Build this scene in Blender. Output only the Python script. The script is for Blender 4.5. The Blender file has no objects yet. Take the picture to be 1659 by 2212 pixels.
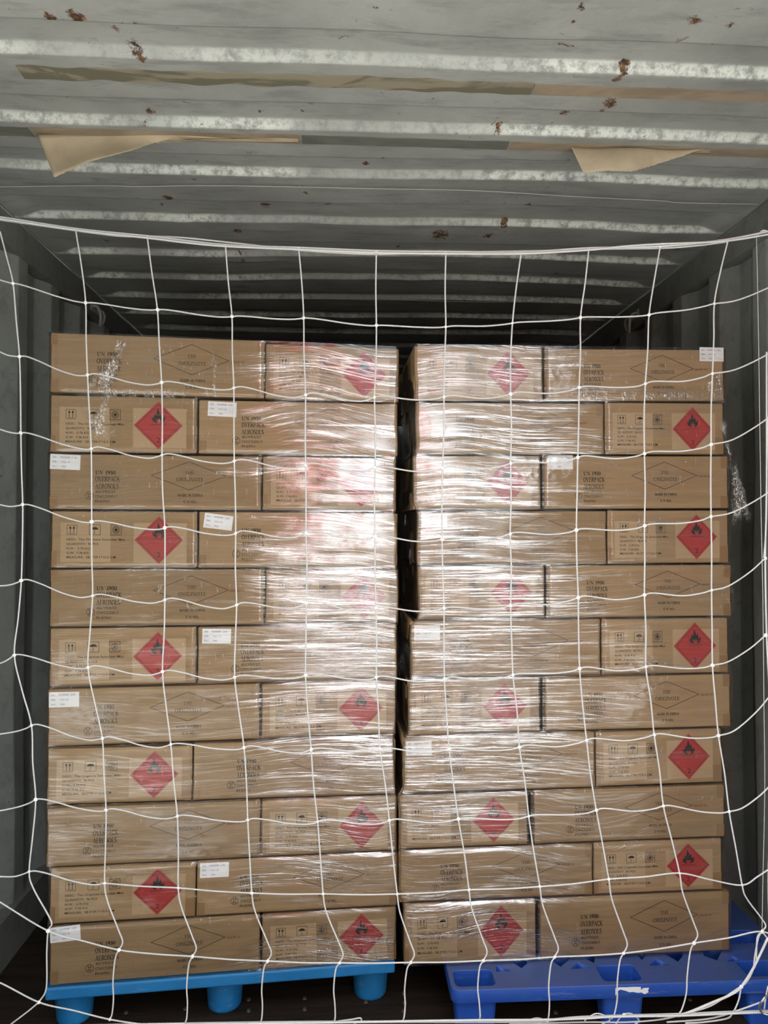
import bpy, bmesh, math, random
import numpy as np
from mathutils import Vector, Matrix, noise

# ------------------------------------------------------------------ camera, world, exposure
W, H, F = 1659.0, 2212.0, 1533.0
YAW, PITCH, CAMZ = math.radians(-3.2), math.radians(0.9), 1.38
sc = bpy.context.scene
COL = sc.collection
cam_d = bpy.data.cameras.new('camera')
cam_d.sensor_fit = 'HORIZONTAL'
cam_d.sensor_width = 36.0
cam_d.lens = 36.0 * F / W
cam_d.clip_start = 0.02
cam = bpy.data.objects.new('camera', cam_d)
COL.objects.link(cam)
cam.location = (0, 0, CAMZ)
cam.rotation_euler = (math.radians(90) + PITCH, 0, YAW)
sc.camera = cam

world = bpy.data.worlds.new('overcast_sky')
sc.world = world
world.use_nodes = True
bg = world.node_tree.nodes['Background']
bg.inputs['Color'].default_value = (0.93, 0.965, 1.0, 1)
bg.inputs['Strength'].default_value = 5.0
sun_d = bpy.data.lights.new('sun', 'SUN')
sun_d.energy = 13.0
sun_d.angle = math.radians(3)
sun_d.color = (1.0, 0.97, 0.93)
sun = bpy.data.objects.new('sun', sun_d)
sun.rotation_euler = (math.radians(-38), 0, math.radians(14))     # high, from behind the container
COL.objects.link(sun)

sc.view_settings.view_transform = 'Standard'
sc.view_settings.look = 'None'
sc.view_settings.gamma = 1.0
sc.view_settings.use_curve_mapping = False
sc.view_settings.exposure = -0.36

random.seed(7)
RNG = np.random.RandomState(11)
CAM = Vector((0, 0, CAMZ))
ROT = Matrix.Rotation(YAW, 3, 'Z') @ Matrix.Rotation(math.radians(90) + PITCH, 3, 'X')


def ray(px, py):
    return ROT @ Vector(((px - W / 2) / F, -(py - H / 2) / F, -1.0))


def at_depth(px, py, d):            # d = distance along the level viewing axis
    r = ray(px, py)
    f = Vector((math.sin(-YAW), math.cos(YAW), 0))
    return CAM + r * (d / r.dot(f))


def at_z(px, py, z):
    r = ray(px, py)
    return CAM + r * ((z - CAMZ) / r.z)


def at_y(px, py, y):
    r = ray(px, py)
    return CAM + r * (y / r.y)


# ------------------------------------------------------------------ materials
def mat(name, col, rough=0.6, metal=0.0, spec=0.5):
    m = bpy.data.materials.new(name)
    m.use_nodes = True
    b = m.node_tree.nodes['Principled BSDF']
    b.inputs['Base Color'].default_value = (*col, 1)
    b.inputs['Roughness'].default_value = rough
    b.inputs['Metallic'].default_value = metal
    b.inputs['Specular IOR Level'].default_value = spec
    return m


class NT:
    def __init__(self, m):
        self.t = m.node_tree
        self.n = m.node_tree.nodes
        self.b = self.n.get('Principled BSDF')

    def add(self, kind, **kw):
        n = self.n.new(kind)
        for k, v in kw.items():
            if k.startswith('i_'):
                n.inputs[k[2:].replace('_', ' ')].default_value = v
            else:
                setattr(n, k, v)
        return n

    def link(self, a, b):
        self.t.links.new(a, b)

    def noise(self, vec, scale, detail=4, rough=0.55, dist=0.0):
        n = self.add('ShaderNodeTexNoise')
        n.inputs['Scale'].default_value = scale
        n.inputs['Detail'].default_value = detail
        n.inputs['Roughness'].default_value = rough
        n.inputs['Distortion'].default_value = dist
        self.link(vec, n.inputs['Vector'])
        return n.outputs['Fac']

    def mapping(self, vec, scale=(1, 1, 1), loc=(0, 0, 0), rot=(0, 0, 0)):
        n = self.add('ShaderNodeMapping')
        n.inputs['Scale'].default_value = scale
        n.inputs['Location'].default_value = loc
        n.inputs['Rotation'].default_value = rot
        self.link(vec, n.inputs['Vector'])
        return n.outputs['Vector']

    def ramp(self, fac, stops):
        n = self.add('ShaderNodeValToRGB')
        el = n.color_ramp.elements
        el[0].position, el[0].color = stops[0][0], (*stops[0][1], 1)
        el[1].position, el[1].color = stops[-1][0], (*stops[-1][1], 1)
        for p, c in stops[1:-1]:
            e = el.new(p)
            e.color = (*c, 1)
        self.link(fac, n.inputs['Fac'])
        return n.outputs['Color']

    def mix(self, fac, a, b, mode='MIX'):
        n = self.add('ShaderNodeMix', data_type='RGBA', blend_type=mode)
        if isinstance(fac, (int, float)):
            n.inputs[0].default_value = fac
        else:
            self.link(fac, n.inputs[0])
        for s, v in ((6, a), (7, b)):
            if isinstance(v, tuple):
                n.inputs[s].default_value = (*v, 1)
            else:
                self.link(v, n.inputs[s])
        return n.outputs[2]

    def math(self, op, a, b=None, c=None, clamp=False):
        n = self.add('ShaderNodeMath', operation=op, use_clamp=clamp)
        for i, v in enumerate((a, b, c)):
            if v is None:
                continue
            if isinstance(v, (int, float)):
                n.inputs[i].default_value = v
            else:
                self.link(v, n.inputs[i])
        return n.outputs[0]

    def rng(self, v, a, b, c=0.0, d=1.0):
        n = self.add('ShaderNodeMapRange')
        n.inputs['From Min'].default_value = a
        n.inputs['From Max'].default_value = b
        n.inputs['To Min'].default_value = c
        n.inputs['To Max'].default_value = d
        self.link(v, n.inputs['Value'])
        return n.outputs[0]

    def bump(self, h, dist, strength=1.0, normal=None):
        n = self.add('ShaderNodeBump')
        n.inputs['Distance'].default_value = dist
        n.inputs['Strength'].default_value = strength
        self.link(h, n.inputs['Height'])
        if normal is not None:
            self.link(normal, n.inputs['Normal'])
        return n.outputs['Normal']


def painted_steel(name, base, rust_amount=1.0, wear=(0.56, 0.60, 0.56)):
    m = mat(name, base, 0.62, 0.0, 0.35)
    t = NT(m)
    geo = t.add('ShaderNodeNewGeometry').outputs['Position']
    n1 = t.noise(geo, 2.2, 6, 0.65)
    c = t.mix(t.rng(n1, 0.35, 0.7), tuple(x * 0.80 for x in base), tuple(min(1, x * 1.15) for x in base))
    n2 = t.noise(t.mapping(geo, (6, 26, 14)), 1.0, 8, 0.7)
    c = t.mix(t.math('MULTIPLY', t.rng(n2, 0.50, 0.70), 0.6), c, tuple(x * 0.50 for x in base))
    # chalky worn paint plus painted light on the door-facing pressed slopes, per vertex
    at = t.add('ShaderNodeAttribute', attribute_name='wear')
    sp = t.add('ShaderNodeSeparateColor')
    t.link(at.outputs['Color'], sp.inputs[0])
    nw = t.noise(geo, 38, 5, 0.75)
    wf = t.math('MULTIPLY', sp.outputs[0], t.rng(nw, 0.38, 0.55), clamp=True)
    c = t.mix(wf, c, wear)
    nd = t.noise(geo, 55, 6, 0.8)
    df = t.math('MULTIPLY', sp.outputs[0], t.rng(nd, 0.60, 0.66), clamp=True)
    c = t.mix(t.math('MULTIPLY', df, 0.6), c, (0.20, 0.22, 0.20))
    # rust: small chips everywhere + located patches
    nr = t.noise(geo, 30, 6, 0.7, 0.6)
    nr2 = t.noise(geo, 4.5, 2, 0.5)
    chips = t.math('MULTIPLY', t.rng(nr, 0.635, 0.67), t.rng(nr2, 0.5, 0.62), clamp=True)
    loc = t.rng(t.math('ADD', t.math('MULTIPLY', sp.outputs[1], 0.55), t.math('MULTIPLY', t.noise(geo, 75, 5, 0.75), 0.9)), 0.86, 0.95)
    rf = t.math('MAXIMUM', t.math('MULTIPLY', chips, rust_amount), loc, clamp=True)
    rc = t.mix(t.rng(t.noise(geo, 90, 3), 0.4, 0.6), (0.045, 0.026, 0.016), (0.20, 0.10, 0.045))
    c = t.mix(rf, c, rc)
    t.link(c, t.b.inputs['Base Color'])
    hb = t.noise(geo, 22, 5, 0.6)
    t.link(t.bump(hb, 0.0022, 0.6), t.b.inputs['Normal'])
    t.link(t.rng(n1, 0.3, 0.7, 0.5, 0.75), t.b.inputs['Roughness'])
    return m


M_roof = painted_steel('worn_grey_paint_roof', (0.345, 0.355, 0.33), 1.0, (0.72, 0.76, 0.70))
M_wall = painted_steel('worn_grey_paint_wall', (0.27, 0.285, 0.265), 0.9)
M_rail = painted_steel('worn_grey_paint_rail', (0.20, 0.205, 0.19), 0.5)
M_hook = mat('grey_painted_hook', (0.38, 0.38, 0.36), 0.5)

M_card = mat('brown_cardboard', (0.36, 0.25, 0.145), 0.82, 0, 0.2)
t = NT(M_card)
tc = t.add('ShaderNodeTexCoord').outputs['Object']
oi = t.add('ShaderNodeObjectInfo').outputs['Random']
wv = t.noise(t.mapping(tc, (5, 5, 60)), 1.0, 5, 0.6, 1.2)
c = t.mix(t.rng(wv, 0.3, 0.7), (0.345, 0.242, 0.133), (0.43, 0.312, 0.176))
bl = t.noise(tc, 5.0, 3)
c = t.mix(t.rng(bl, 0.35, 0.7, 0, 0.35), c, (0.30, 0.195, 0.108))
hv = t.add('ShaderNodeHueSaturation')
t.link(c, hv.inputs['Color'])
t.link(t.rng(oi, 0, 1, 0.90, 1.08), hv.inputs['Value'])
t.link(hv.outputs['Color'], t.b.inputs['Base Color'])
t.link(t.bump(wv, 0.0012, 0.5), t.b.inputs['Normal'])

M_tape = mat('brown_packing_tape', (0.30, 0.185, 0.085), 0.32, 0, 0.5)
M_clear = mat('clear_label_tape', (0.47, 0.345, 0.20), 0.35, 0, 0.5)
M_ink = mat('black_ink', (0.010, 0.008, 0.007), 0.6, 0, 0.2)
M_date = mat('red_brown_stamp_ink', (0.24, 0.07, 0.04), 0.6, 0, 0.2)
M_haz = mat('red_hazard_label', (0.42, 0.038, 0.035), 0.45)
M_hazin = mat('black_hazard_print', (0.02, 0.015, 0.015), 0.5)
M_white = mat('white_paper_sticker', (0.87, 0.90, 0.92), 0.55)
M_grey = mat('grey_sticker_print', (0.25, 0.27, 0.30), 0.6)
M_gapdark = mat('dark_underside', (0.03, 0.025, 0.02), 0.9)

M_cord = mat('white_nylon_cord', (0.93, 0.94, 0.93), 0.55, 0, 0.4)
t = NT(M_cord)
uv = t.add('ShaderNodeUVMap').outputs['UV']
wave = t.add('ShaderNodeTexWave', wave_type='BANDS', bands_direction='DIAGONAL')
wave.inputs['Scale'].default_value = 1.0
t.link(t.mapping(uv, (6.2, 330, 1)), wave.inputs['Vector'])
t.link(t.bump(wave.outputs['Fac'], 0.0008, 0.8), t.b.inputs['Normal'])
M_twine = mat('dull_twine', (0.50, 0.50, 0.46), 0.7)
M_metal = mat('zinc_ring', (0.55, 0.56, 0.57), 0.3, 0.9)


def plastic(name, a, b, rough, dust=None):
    m = mat(name, a, rough)
    t = NT(m)
    g = t.add('ShaderNodeNewGeometry').outputs['Position']
    n = t.noise(g, 9, 6, 0.7)
    c = t.mix(t.rng(n, 0.4, 0.7), a, b)
    s = t.noise(t.mapping(g, (8, 60, 60)), 1.0, 4, 0.7)
    c = t.mix(t.math('MULTIPLY', t.rng(s, 0.6, 0.7), 0.18, clamp=True), c, (0.45, 0.5, 0.6))
    if dust:                                   # grime settled on the upward faces
        sn = t.add('ShaderNodeSeparateXYZ')
        t.link(t.add('ShaderNodeNewGeometry').outputs['True Normal'], sn.inputs[0])
        c = t.mix(t.math('MULTIPLY', t.rng(sn.outputs[2], .7, .95), t.rng(n, .3, .6, .55, .85), clamp=True), c, dust)
    t.link(c, t.b.inputs['Base Color'])
    t.link(t.rng(n, 0.3, 0.7, rough - .08, rough + .15), t.b.inputs['Roughness'])
    t.link(t.bump(t.noise(g, 260, 2), 0.0003, 0.5), t.b.inputs['Normal'])
    return m


M_blue1 = plastic('light_blue_plastic', (0.012, 0.165, 0.42), (0.018, 0.21, 0.50), 0.42)
M_blue2 = plastic('royal_blue_plastic', (0.016, 0.078, 0.42), (0.024, 0.095, 0.38), 0.42, (0.05, 0.075, 0.17))

M_floor = mat('dark_plywood_floor', (0.035, 0.022, 0.015), 0.75, 0, 0.25)
t = NT(M_floor)
g = t.add('ShaderNodeNewGeometry').outputs['Position']
n = t.noise(t.mapping(g, (3, 28, 3)), 1.0, 6, 0.7)
c = t.mix(t.rng(n, 0.35, 0.7), (0.010, 0.007, 0.005), (0.034, 0.022, 0.015))
t.link(c, t.b.inputs['Base Color'])
t.link(t.bump(n, 0.002, 0.6), t.b.inputs['Normal'])

M_paper = mat('tan_kraft_paper', (0.47, 0.39, 0.27), 0.8, 0, 0.2)
t = NT(M_paper)
g = t.add('ShaderNodeNewGeometry').outputs['Position']
n = t.noise(g, 14, 5)
t.link(t.mix(t.rng(n, 0.35, 0.65), (0.43, 0.35, 0.235), (0.52, 0.44, 0.31)), t.b.inputs['Base Color'])
t.link(t.bump(n, 0.004, 0.5), t.b.inputs['Normal'])


def strip_mat(name, olive, tan, lo, hi):
    m = mat(name, olive, 0.5)
    t = NT(m)
    g = t.add('ShaderNodeNewGeometry').outputs['Position']
    n = t.noise(t.mapping(g, (5, 16, 1)), 1.0, 5, 0.55, 0.8)
    c = t.mix(t.rng(n, lo, hi), olive, tan)
    t.link(c, t.b.inputs['Base Color'])
    return m


M_strip_olive = strip_mat('old_olive_tape', (0.165, 0.155, 0.105), (0.30, 0.265, 0.19), 0.50, 0.56)
M_strip_tan = strip_mat('old_tan_tape', (0.26, 0.205, 0.145), (0.35, 0.28, 0.20), 0.4, 0.6)
M_strip_grey = strip_mat('old_grey_tape', (0.13, 0.135, 0.115), (0.18, 0.18, 0.15), 0.4, 0.6)


def film_material(name, k=1.0, crumple=0.0):
    m = bpy.data.materials.new(name)
    m.use_nodes = True
    t = NT(m)
    t.n.remove(t.b)
    out = t.n['Material Output']
    uv = t.add('ShaderNodeUVMap').outputs['UV']
    # the direction of the stretch creases wanders slowly over the sheet
    sep = t.add('ShaderNodeSeparateXYZ')
    t.link(uv, sep.inputs[0])
    w1 = t.noise(t.mapping(uv, (2.4, 1.3, 1), (3.1, 7.7, 0)), 1.0, 0, 0.5)
    w2 = t.noise(t.mapping(uv, (8, 5, 1), (1.3, 2.7, 0)), 1.0, 2, 0.5)
    v = t.math('ADD', sep.outputs[1], t.math('MULTIPLY', t.math('SUBTRACT', w1, 0.5), 0.20))
    v = t.math('ADD', v, t.math('MULTIPLY', t.math('SUBTRACT', w2, 0.5), 0.008))
    cmb = t.add('ShaderNodeCombineXYZ')
    t.link(sep.outputs[0], cmb.inputs[0])
    t.link(v, cmb.inputs[1])
    P = cmb.outputs[0]
    s1 = t.noise(t.mapping(P, (2.6, 120, 1)), 1.0, 4, 0.65)
    s2 = t.noise(t.mapping(P, (6.0, 330, 1), (5, 1, 0)), 1.0, 3, 0.6)
    s3 = t.noise(t.mapping(uv, (3.0, 130, 1), (1, 5, 0), (0, 0, 0.16)), 1.0, 3, 0.6)
    s4 = t.noise(t.mapping(uv, (3.0, 130, 1), (8, 2, 0), (0, 0, -0.22)), 1.0, 3, 0.6)
    ridge = t.math('ABSOLUTE', t.math('SUBTRACT', s1, 0.5))
    h = t.math('ADD', t.math('MULTIPLY', ridge, -1.6), t.math('MULTIPLY', s2, 0.40))
    h = t.math('ADD', h, t.math('MULTIPLY', t.math('ADD', t.math('ABSOLUTE', t.math('SUBTRACT', s3, .5)), t.math('ABSOLUTE', t.math('SUBTRACT', s4, .5))), -0.7))
    # isotropic crinkle
    cr = t.add('ShaderNodeTexVoronoi', feature='F1')
    cr.inputs['Scale'].default_value = 46
    t.link(t.mapping(uv, (1, 1.3, 1)), cr.inputs['Vector'])
    crm = t.rng(t.noise(t.mapping(uv, (3.5, 5, 1), (9, 4, 0)), 1.0, 3), 0.52, 0.66)
    att = t.add('ShaderNodeAttribute', attribute_name='dens')
    ds = t.add('ShaderNodeSeparateColor')
    t.link(att.outputs['Color'], ds.inputs[0])
    h = t.math('MULTIPLY', h, t.rng(ds.outputs[0], 0, 1, 0.12, 1.0))
    crm = t.math('MAXIMUM', crm, ds.outputs[1])
    h = t.math('ADD', h, t.math('MULTIPLY', t.math('MULTIPLY', cr.outputs['Distance'], crm), 0.4 + crumple))
    fk = t.rng(t.noise(t.mapping(uv, (95, 26, 1), (4, 8, 0), (0, 0, 0.35)), 1.0, 2, 0.5), 0.66, 0.70)
    fk = t.math('MULTIPLY', fk, t.rng(t.noise(t.mapping(uv, (3, 4, 1), (7, 7, 0)), 1.0, 2), 0.42, 0.6), clamp=True)
    fk = t.math('MULTIPLY', fk, t.rng(ds.outputs[0], 0.15, 0.5, 1.0, 0.0), clamp=True)
    h = t.math('ADD', h, t.math('MULTIPLY', t.math('MULTIPLY', fk, t.noise(t.mapping(uv, (60, 260, 1)), 1.0, 1)), 1.0))
    nb = t.bump(h, 0.0016, 1.0)
    gl = t.add('ShaderNodeBsdfGlossy')
    gl.inputs['Roughness'].default_value = 0.06
    gl.inputs['Color'].default_value = (1, 1, 1, 1)
    t.link(nb, gl.inputs['Normal'])
    tr = t.add('ShaderNodeBsdfTransparent')
    tr.inputs['Color'].default_value = (0.985, 0.98, 0.975, 1)
    fr = t.add('ShaderNodeFresnel')
    fr.inputs['IOR'].default_value = 1.5
    t.link(nb, fr.inputs['Normal'])
    # overlapping creased layers: narrow pleats where several thicknesses lie together
    p1 = t.noise(t.mapping(P, (5.5, 240, 1), (2, 9, 0)), 1.0, 4, 0.68)
    p2 = t.noise(t.mapping(P, (2.0, 40, 1), (6, 3, 0)), 1.0, 3, 0.6)
    pm = t.math('MAXIMUM', p1, t.math('ADD', t.math('MAXIMUM', s3, s4), -0.05))
    pl = t.rng(t.math('ADD', t.math('MULTIPLY', pm, 0.66), t.math('MULTIPLY', p2, 0.34)), 0.49, 0.60)
    pl = t.math('MULTIPLY', pl, pl, clamp=True)
    lay = t.math('ADD', t.rng(ds.outputs[0], 0.1, 1, 0.7 * k, 1.5 * k), t.math('MULTIPLY', t.math('MULTIPLY', pl, t.rng(ds.outputs[0], 0, 1, 0.10, 1.0)), 19.0 * k))
    lay = t.math('ADD', lay, t.math('MULTIPLY', ds.outputs[2], 5.0))
    lay = t.math('ADD', lay, t.math('MULTIPLY', crm, 1.6 * k))
    lay = t.math('ADD', lay, t.math('MULTIPLY', fk, 3.0))
    fac = t.math('MULTIPLY', fr.outputs[0], lay, clamp=True)
    fac = t.math('MINIMUM', fac, 0.7)
    if crumple:
        fac = t.math('MULTIPLY', fac, ds.outputs[1])
    mx = t.add('ShaderNodeMixShader')
    t.link(fac, mx.inputs[0])
    t.link(tr.outputs[0], mx.inputs[1])
    t.link(gl.outputs[0], mx.inputs[2])
    t.link(mx.outputs[0], out.inputs['Surface'])
    return m


M_film = film_material('clear_stretch_film')
M_film2 = film_material('crumpled_stretch_film', 0.8, 0.4)


# ------------------------------------------------------------------ mesh helpers
def mesh_obj(name, verts, faces, m, parent=None, smooth=False, uvs=None, mi=None):
    me = bpy.data.meshes.new(name)
    me.from_pydata([tuple(v) for v in verts], [], [tuple(f) for f in faces])
    for x in (m if isinstance(m, (list, tuple)) else [m]):
        me.materials.append(x)
    if mi is not None:
        me.polygons.foreach_set('material_index', mi)
    if smooth:
        me.polygons.foreach_set('use_smooth', [True] * len(me.polygons))
    if uvs is not None:
        l = me.uv_layers.new(name='UVMap')
        idx = np.empty(len(me.loops), dtype=np.int32)
        me.loops.foreach_get('vertex_index', idx)
        l.data.foreach_set('uv', np.asarray(uvs, dtype=np.float32)[idx].ravel())
    me.update()
    o = bpy.data.objects.new(name, me)
    COL.objects.link(o)
    if parent is not None:
        o.parent = parent
    return o


def empty(name, loc=(0, 0, 0), rz=0.0):
    o = bpy.data.objects.new(name, None)
    o.location = loc
    o.rotation_euler = (0, 0, rz)
    o.empty_display_size = 0.05
    COL.objects.link(o)
    return o


def tag(o, label=None, cat=None, group=None, kind=None):
    if label: o['label'] = label
    if cat: o['category'] = cat
    if group: o['group'] = group
    if kind: o['kind'] = kind
    return o


class MB:
    def __init__(self):
        self.v, self.f, self.mi = [], [], []

    def add(self, vs, fs, mi=0):
        k = len(self.v)
        self.v += [tuple(p) for p in vs]
        self.f += [tuple(i + k for i in f) for f in fs]
        self.mi += [mi] * len(fs)

    def box(self, a, b, mi=0):
        (x0, y0, z0), (x1, y1, z1) = a, b
        vs = [(x0, y0, z0), (x1, y0, z0), (x1, y1, z0), (x0, y1, z0), (x0, y0, z1), (x1, y0, z1), (x1, y1, z1), (x0, y1, z1)]
        self.add(vs, [(0, 3, 2, 1), (4, 5, 6, 7), (0, 1, 5, 4), (1, 2, 6, 5), (2, 3, 7, 6), (3, 0, 4, 7)], mi)

    def quad2(self, x0, z0, x1, z1, y, mi=0):
        self.add([(x0, y, z0), (x1, y, z0), (x1, y, z1), (x0, y, z1)], [(0, 1, 2, 3)], mi)

    def line2(self, pts, w, y, mi=0, closed=False):
        pts = [Vector(p) for p in pts]
        n = len(pts)
        for i in range(n if closed else n - 1):
            a, b = pts[i], pts[(i + 1) % n]
            d = b - a
            if d.length < 1e-9:
                continue
            d.normalize()
            q = Vector((-d.y, d.x)) * w / 2
            a2, b2 = a - d * w * .25, b + d * w * .25
            self.add([(a2.x - q.x, y, a2.y - q.y), (b2.x - q.x, y, b2.y - q.y), (b2.x + q.x, y, b2.y + q.y), (a2.x + q.x, y, a2.y + q.y)],
                     [(0, 1, 2, 3)], mi)

    def poly2(self, pts, y, mi=0):
        from mathutils.geometry import tessellate_polygon
        tr = tessellate_polygon([[Vector((p[0], p[1], 0)) for p in pts]])
        vs = [(p[0], y, p[1]) for p in pts]
        fs = []
        for a, b, c in tr:
            ar = (pts[b][0] - pts[a][0]) * (pts[c][1] - pts[a][1]) - (pts[c][0] - pts[a][0]) * (pts[b][1] - pts[a][1])
            fs.append((a, b, c) if ar > 0 else (a, c, b))
        self.add(vs, fs, mi)

    def build(self, name, m, parent=None, smooth=False):
        return mesh_obj(name, self.v, self.f, m, parent, smooth, mi=self.mi)


def bevelled_box(name, a, b, r, m, parent=None, seg=2):
    bm = bmesh.new()
    bmesh.ops.create_cube(bm, size=1)
    for v in bm.verts:
        v.co = Vector([a[i] + (v.co[i] + .5) * (b[i] - a[i]) for i in range(3)])
    bmesh.ops.bevel(bm, geom=bm.edges[:], offset=r, segments=seg, affect='EDGES', profile=0.5)
    me = bpy.data.meshes.new(name)
    bm.to_mesh(me)
    bm.free()
    me.materials.append(m)
    o = bpy.data.objects.new(name, me)
    COL.objects.link(o)
    if parent is not None:
        o.parent = parent
    return o


def catmull(P, n):
    out = []
    P = [Vector(p) for p in P]
    for i in range(len(P) - 1):
        p0 = P[i - 1] if i else P[0] * 2 - P[1]
        p1, p2 = P[i], P[i + 1]
        p3 = P[i + 2] if i + 2 < len(P) else P[-1] * 2 - P[-2]
        for k in range(n):
            s = k / n
            out.append(0.5 * ((2 * p1) + (p2 - p0) * s + (2 * p0 - 5 * p1 + 4 * p2 - p3) * s * s + (3 * p1 - p0 - 3 * p2 + p3) * s ** 3))
    out.append(P[-1])
    return out


def resample(P, step):
    P = [Vector(p) for p in P]
    out = [P[0]]
    acc = 0.0
    for i in range(1, len(P)):
        a, b = P[i - 1], P[i]
        L = (b - a).length
        s = step - acc
        while s <= L:
            out.append(a.lerp(b, s / L))
            s += step
        acc = L - (s - step)
    if (out[-1] - P[-1]).length > step * .3:
        out.append(P[-1])
    return out


def tube(name, pts, r, m, parent=None, sides=6, braid=0.0):
    n = len(pts)
    vs, fs, uv = [], [], []
    up = Vector((0.13, 1, 0.21)).normalized()
    L = 0.0
    for i, p in enumerate(pts):
        d = (pts[min(i + 1, n - 1)] - pts[max(i - 1, 0)])
        if d.length < 1e-9:
            d = Vector((0, 0, 1))
        d.normalize()
        a = d.cross(up).normalized()
        b = d.cross(a)
        if i:
            L += (p - pts[i - 1]).length
        rr = r * (1 + braid * (1 if i % 2 else -1))
        tw = i * 0.5 if braid else 0
        for k in range(sides):
            an = 2 * math.pi * k / sides + tw * 0.0
            vs.append(p + (a * math.cos(an) + b * math.sin(an)) * rr)
            uv.append((k / sides, L))
    for i in range(n - 1):
        for k in range(sides):
            k2 = (k + 1) % sides
            fs.append((i * sides + k, i * sides + k2, (i + 1) * sides + k2, (i + 1) * sides + k))
    fs.append(tuple(range(sides))[::-1])
    fs.append(tuple((n - 1) * sides + k for k in range(sides)))
    return mesh_obj(name, vs, fs, m, parent, True, uvs=uv)


def sstep(a, b, x):
    t_ = np.clip((x - a) / (b - a), 0, 1)
    return t_ * t_ * (3 - 2 * t_)


def vnoise(x, y, seed=0):
    """smooth value noise on arrays"""
    xi, yi = np.floor(x).astype(int), np.floor(y).astype(int)
    fx, fy = x - xi, y - yi
    fx, fy = fx * fx * (3 - 2 * fx), fy * fy * (3 - 2 * fy)

    def h(a, b):
        n_ = (a * 374761393 + b * 668265263 + seed * 974634777) & 0x7fffffff
        n_ = ((n_ ^ (n_ >> 13)) * 1274126177) & 0x7fffffff
        return ((n_ ^ (n_ >> 16)) & 0xffff) / 65535.0
    return (h(xi, yi) * (1 - fx) + h(xi + 1, yi) * fx) * (1 - fy) + (h(xi, yi + 1) * (1 - fx) + h(xi + 1, yi + 1) * fx) * fy


def grid_obj(name, X, Y, Z, m, parent=None, uv=None, attr=None, flip=False, attrname='wear'):
    nr, nc = X.shape
    vs = np.stack([X, Y, Z], -1).reshape(-1, 3)
    i = np.arange(nr * nc).reshape(nr, nc)
    q = np.stack([i[:-1, :-1], i[:-1, 1:], i[1:, 1:], i[1:, :-1]], -1).reshape(-1, 4)
    if flip:
        q = q[:, ::-1]
    me = bpy.data.meshes.new(name)
    me.vertices.add(len(vs))
    me.vertices.foreach_set('co', vs.astype(np.float32).ravel())
    me.loops.add(len(q) * 4)
    me.loops.foreach_set('vertex_index', q.astype(np.int32).ravel())
    me.polygons.add(len(q))
    me.polygons.foreach_set('loop_start', np.arange(0, len(q) * 4, 4, dtype=np.int32))
    me.polygons.foreach_set('use_smooth', np.ones(len(q), dtype=bool))
    me.update(calc_edges=True)
    me.validate()
    if uv is not None:
        l = me.uv_layers.new(name='UVMap')
        l.data.foreach_set('uv', np.stack(uv, -1).reshape(-1, 2)[q.ravel()].astype(np.float32).ravel())
    if attr is not None:
        a = me.color_attributes.new(attrname, 'FLOAT_COLOR', 'POINT')
        c_ = np.zeros((len(vs), 4), dtype=np.float32)
        c_[:, 3] = 1
        for k, ch in enumerate(attr):
            c_[:, k] = ch.ravel()
        a.data.foreach_set('color', c_.ravel())
    me.materials.append(m)
    o = bpy.data.objects.new(name, me)
    COL.objects.link(o)
    if parent is not None:
        o.parent = parent
    return o


# ------------------------------------------------------------------ container shell
XL, XR, ZC = -1.06, 1.29, 2.365
Y0, Y1 = 1.08, 7.0

E = [1.407, 1.654, 1.892, 2.165, 2.480, 2.765, 3.02, 3.28, 3.55, 3.82, 4.09, 4.36, 4.63, 4.9, 5.17, 5.44, 5.71, 5.98, 6.25, 6.52]
B = [1.510, 1.766, 2.003, 2.320, 2.615, 2.872, 3.12, 3.38, 3.65, 3.92, 4.19, 4.46, 4.73, 5.0, 5.27, 5.54, 5.81, 6.08, 6.35, 6.62]
ys = np.concatenate([np.arange(Y0, 3.4, 0.004), np.arange(3.4, Y1 + .001, 0.010)])
xs = np.linspace(XL + 0.004, XR - 0.004, 230)
XX, YY = np.meshgrid(xs, ys)
wob = (vnoise(XX * 1.6, YY * 1.1, 3) - .5) * (0.030 * sstep(1.2, 2.2, YY) + 0.045 * sstep(2.3, 2.8, YY))
yw = YY + wob
prof = np.zeros_like(XX)
wear_light_mask = np.zeros_like(XX)
for e, b in zip(E, B):
    up = sstep(e, e + 0.012, yw)
    dn = 1 - sstep(b - 0.010, b, yw)
    prof = np.maximum(prof, np.minimum(up, dn))
    wear_light_mask = np.maximum(wear_light_mask, np.exp(-((yw - b + 0.004) / 0.0075) ** 2))  # wear plus the light caught by door-facing slopes, put into the colour
endm = sstep(0.025, 0.10, XX - XL) * sstep(0.025, 0.10, XR - XX)
prof *= np.where(YY > 2.12, endm, 1.0)
sag = (vnoise(XX * 3, YY * 3, 5) - .5) * 0.010 + (vnoise(XX * 7, YY * 9, 8) - .5) * 0.006 * sstep(1.9, 2.4, YY)
for _ in range(26):                                   # knocks and dents
    dx, dy = random.uniform(XL + .2, XR - .2), random.uniform(2.2, 3.4)
    rx, ry = random.uniform(.03, .10), random.uniform(.015, .04)
    sag -= random.uniform(.003, .007) * np.exp(-((XX - dx) / rx) ** 2 - ((YY - dy) / ry) ** 2)
ZZ = ZC + prof * 0.021 + sag * 0.6
wear_light_noise = sstep(.35, .6, vnoise(XX * 4, YY * 2, 9))
wear_light_mask = wear_light_mask * (0.25 + 0.75 * np.maximum(wear_light_noise, sstep(0.0, 0.9, XX)))
rust = np.zeros_like(XX)
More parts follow.
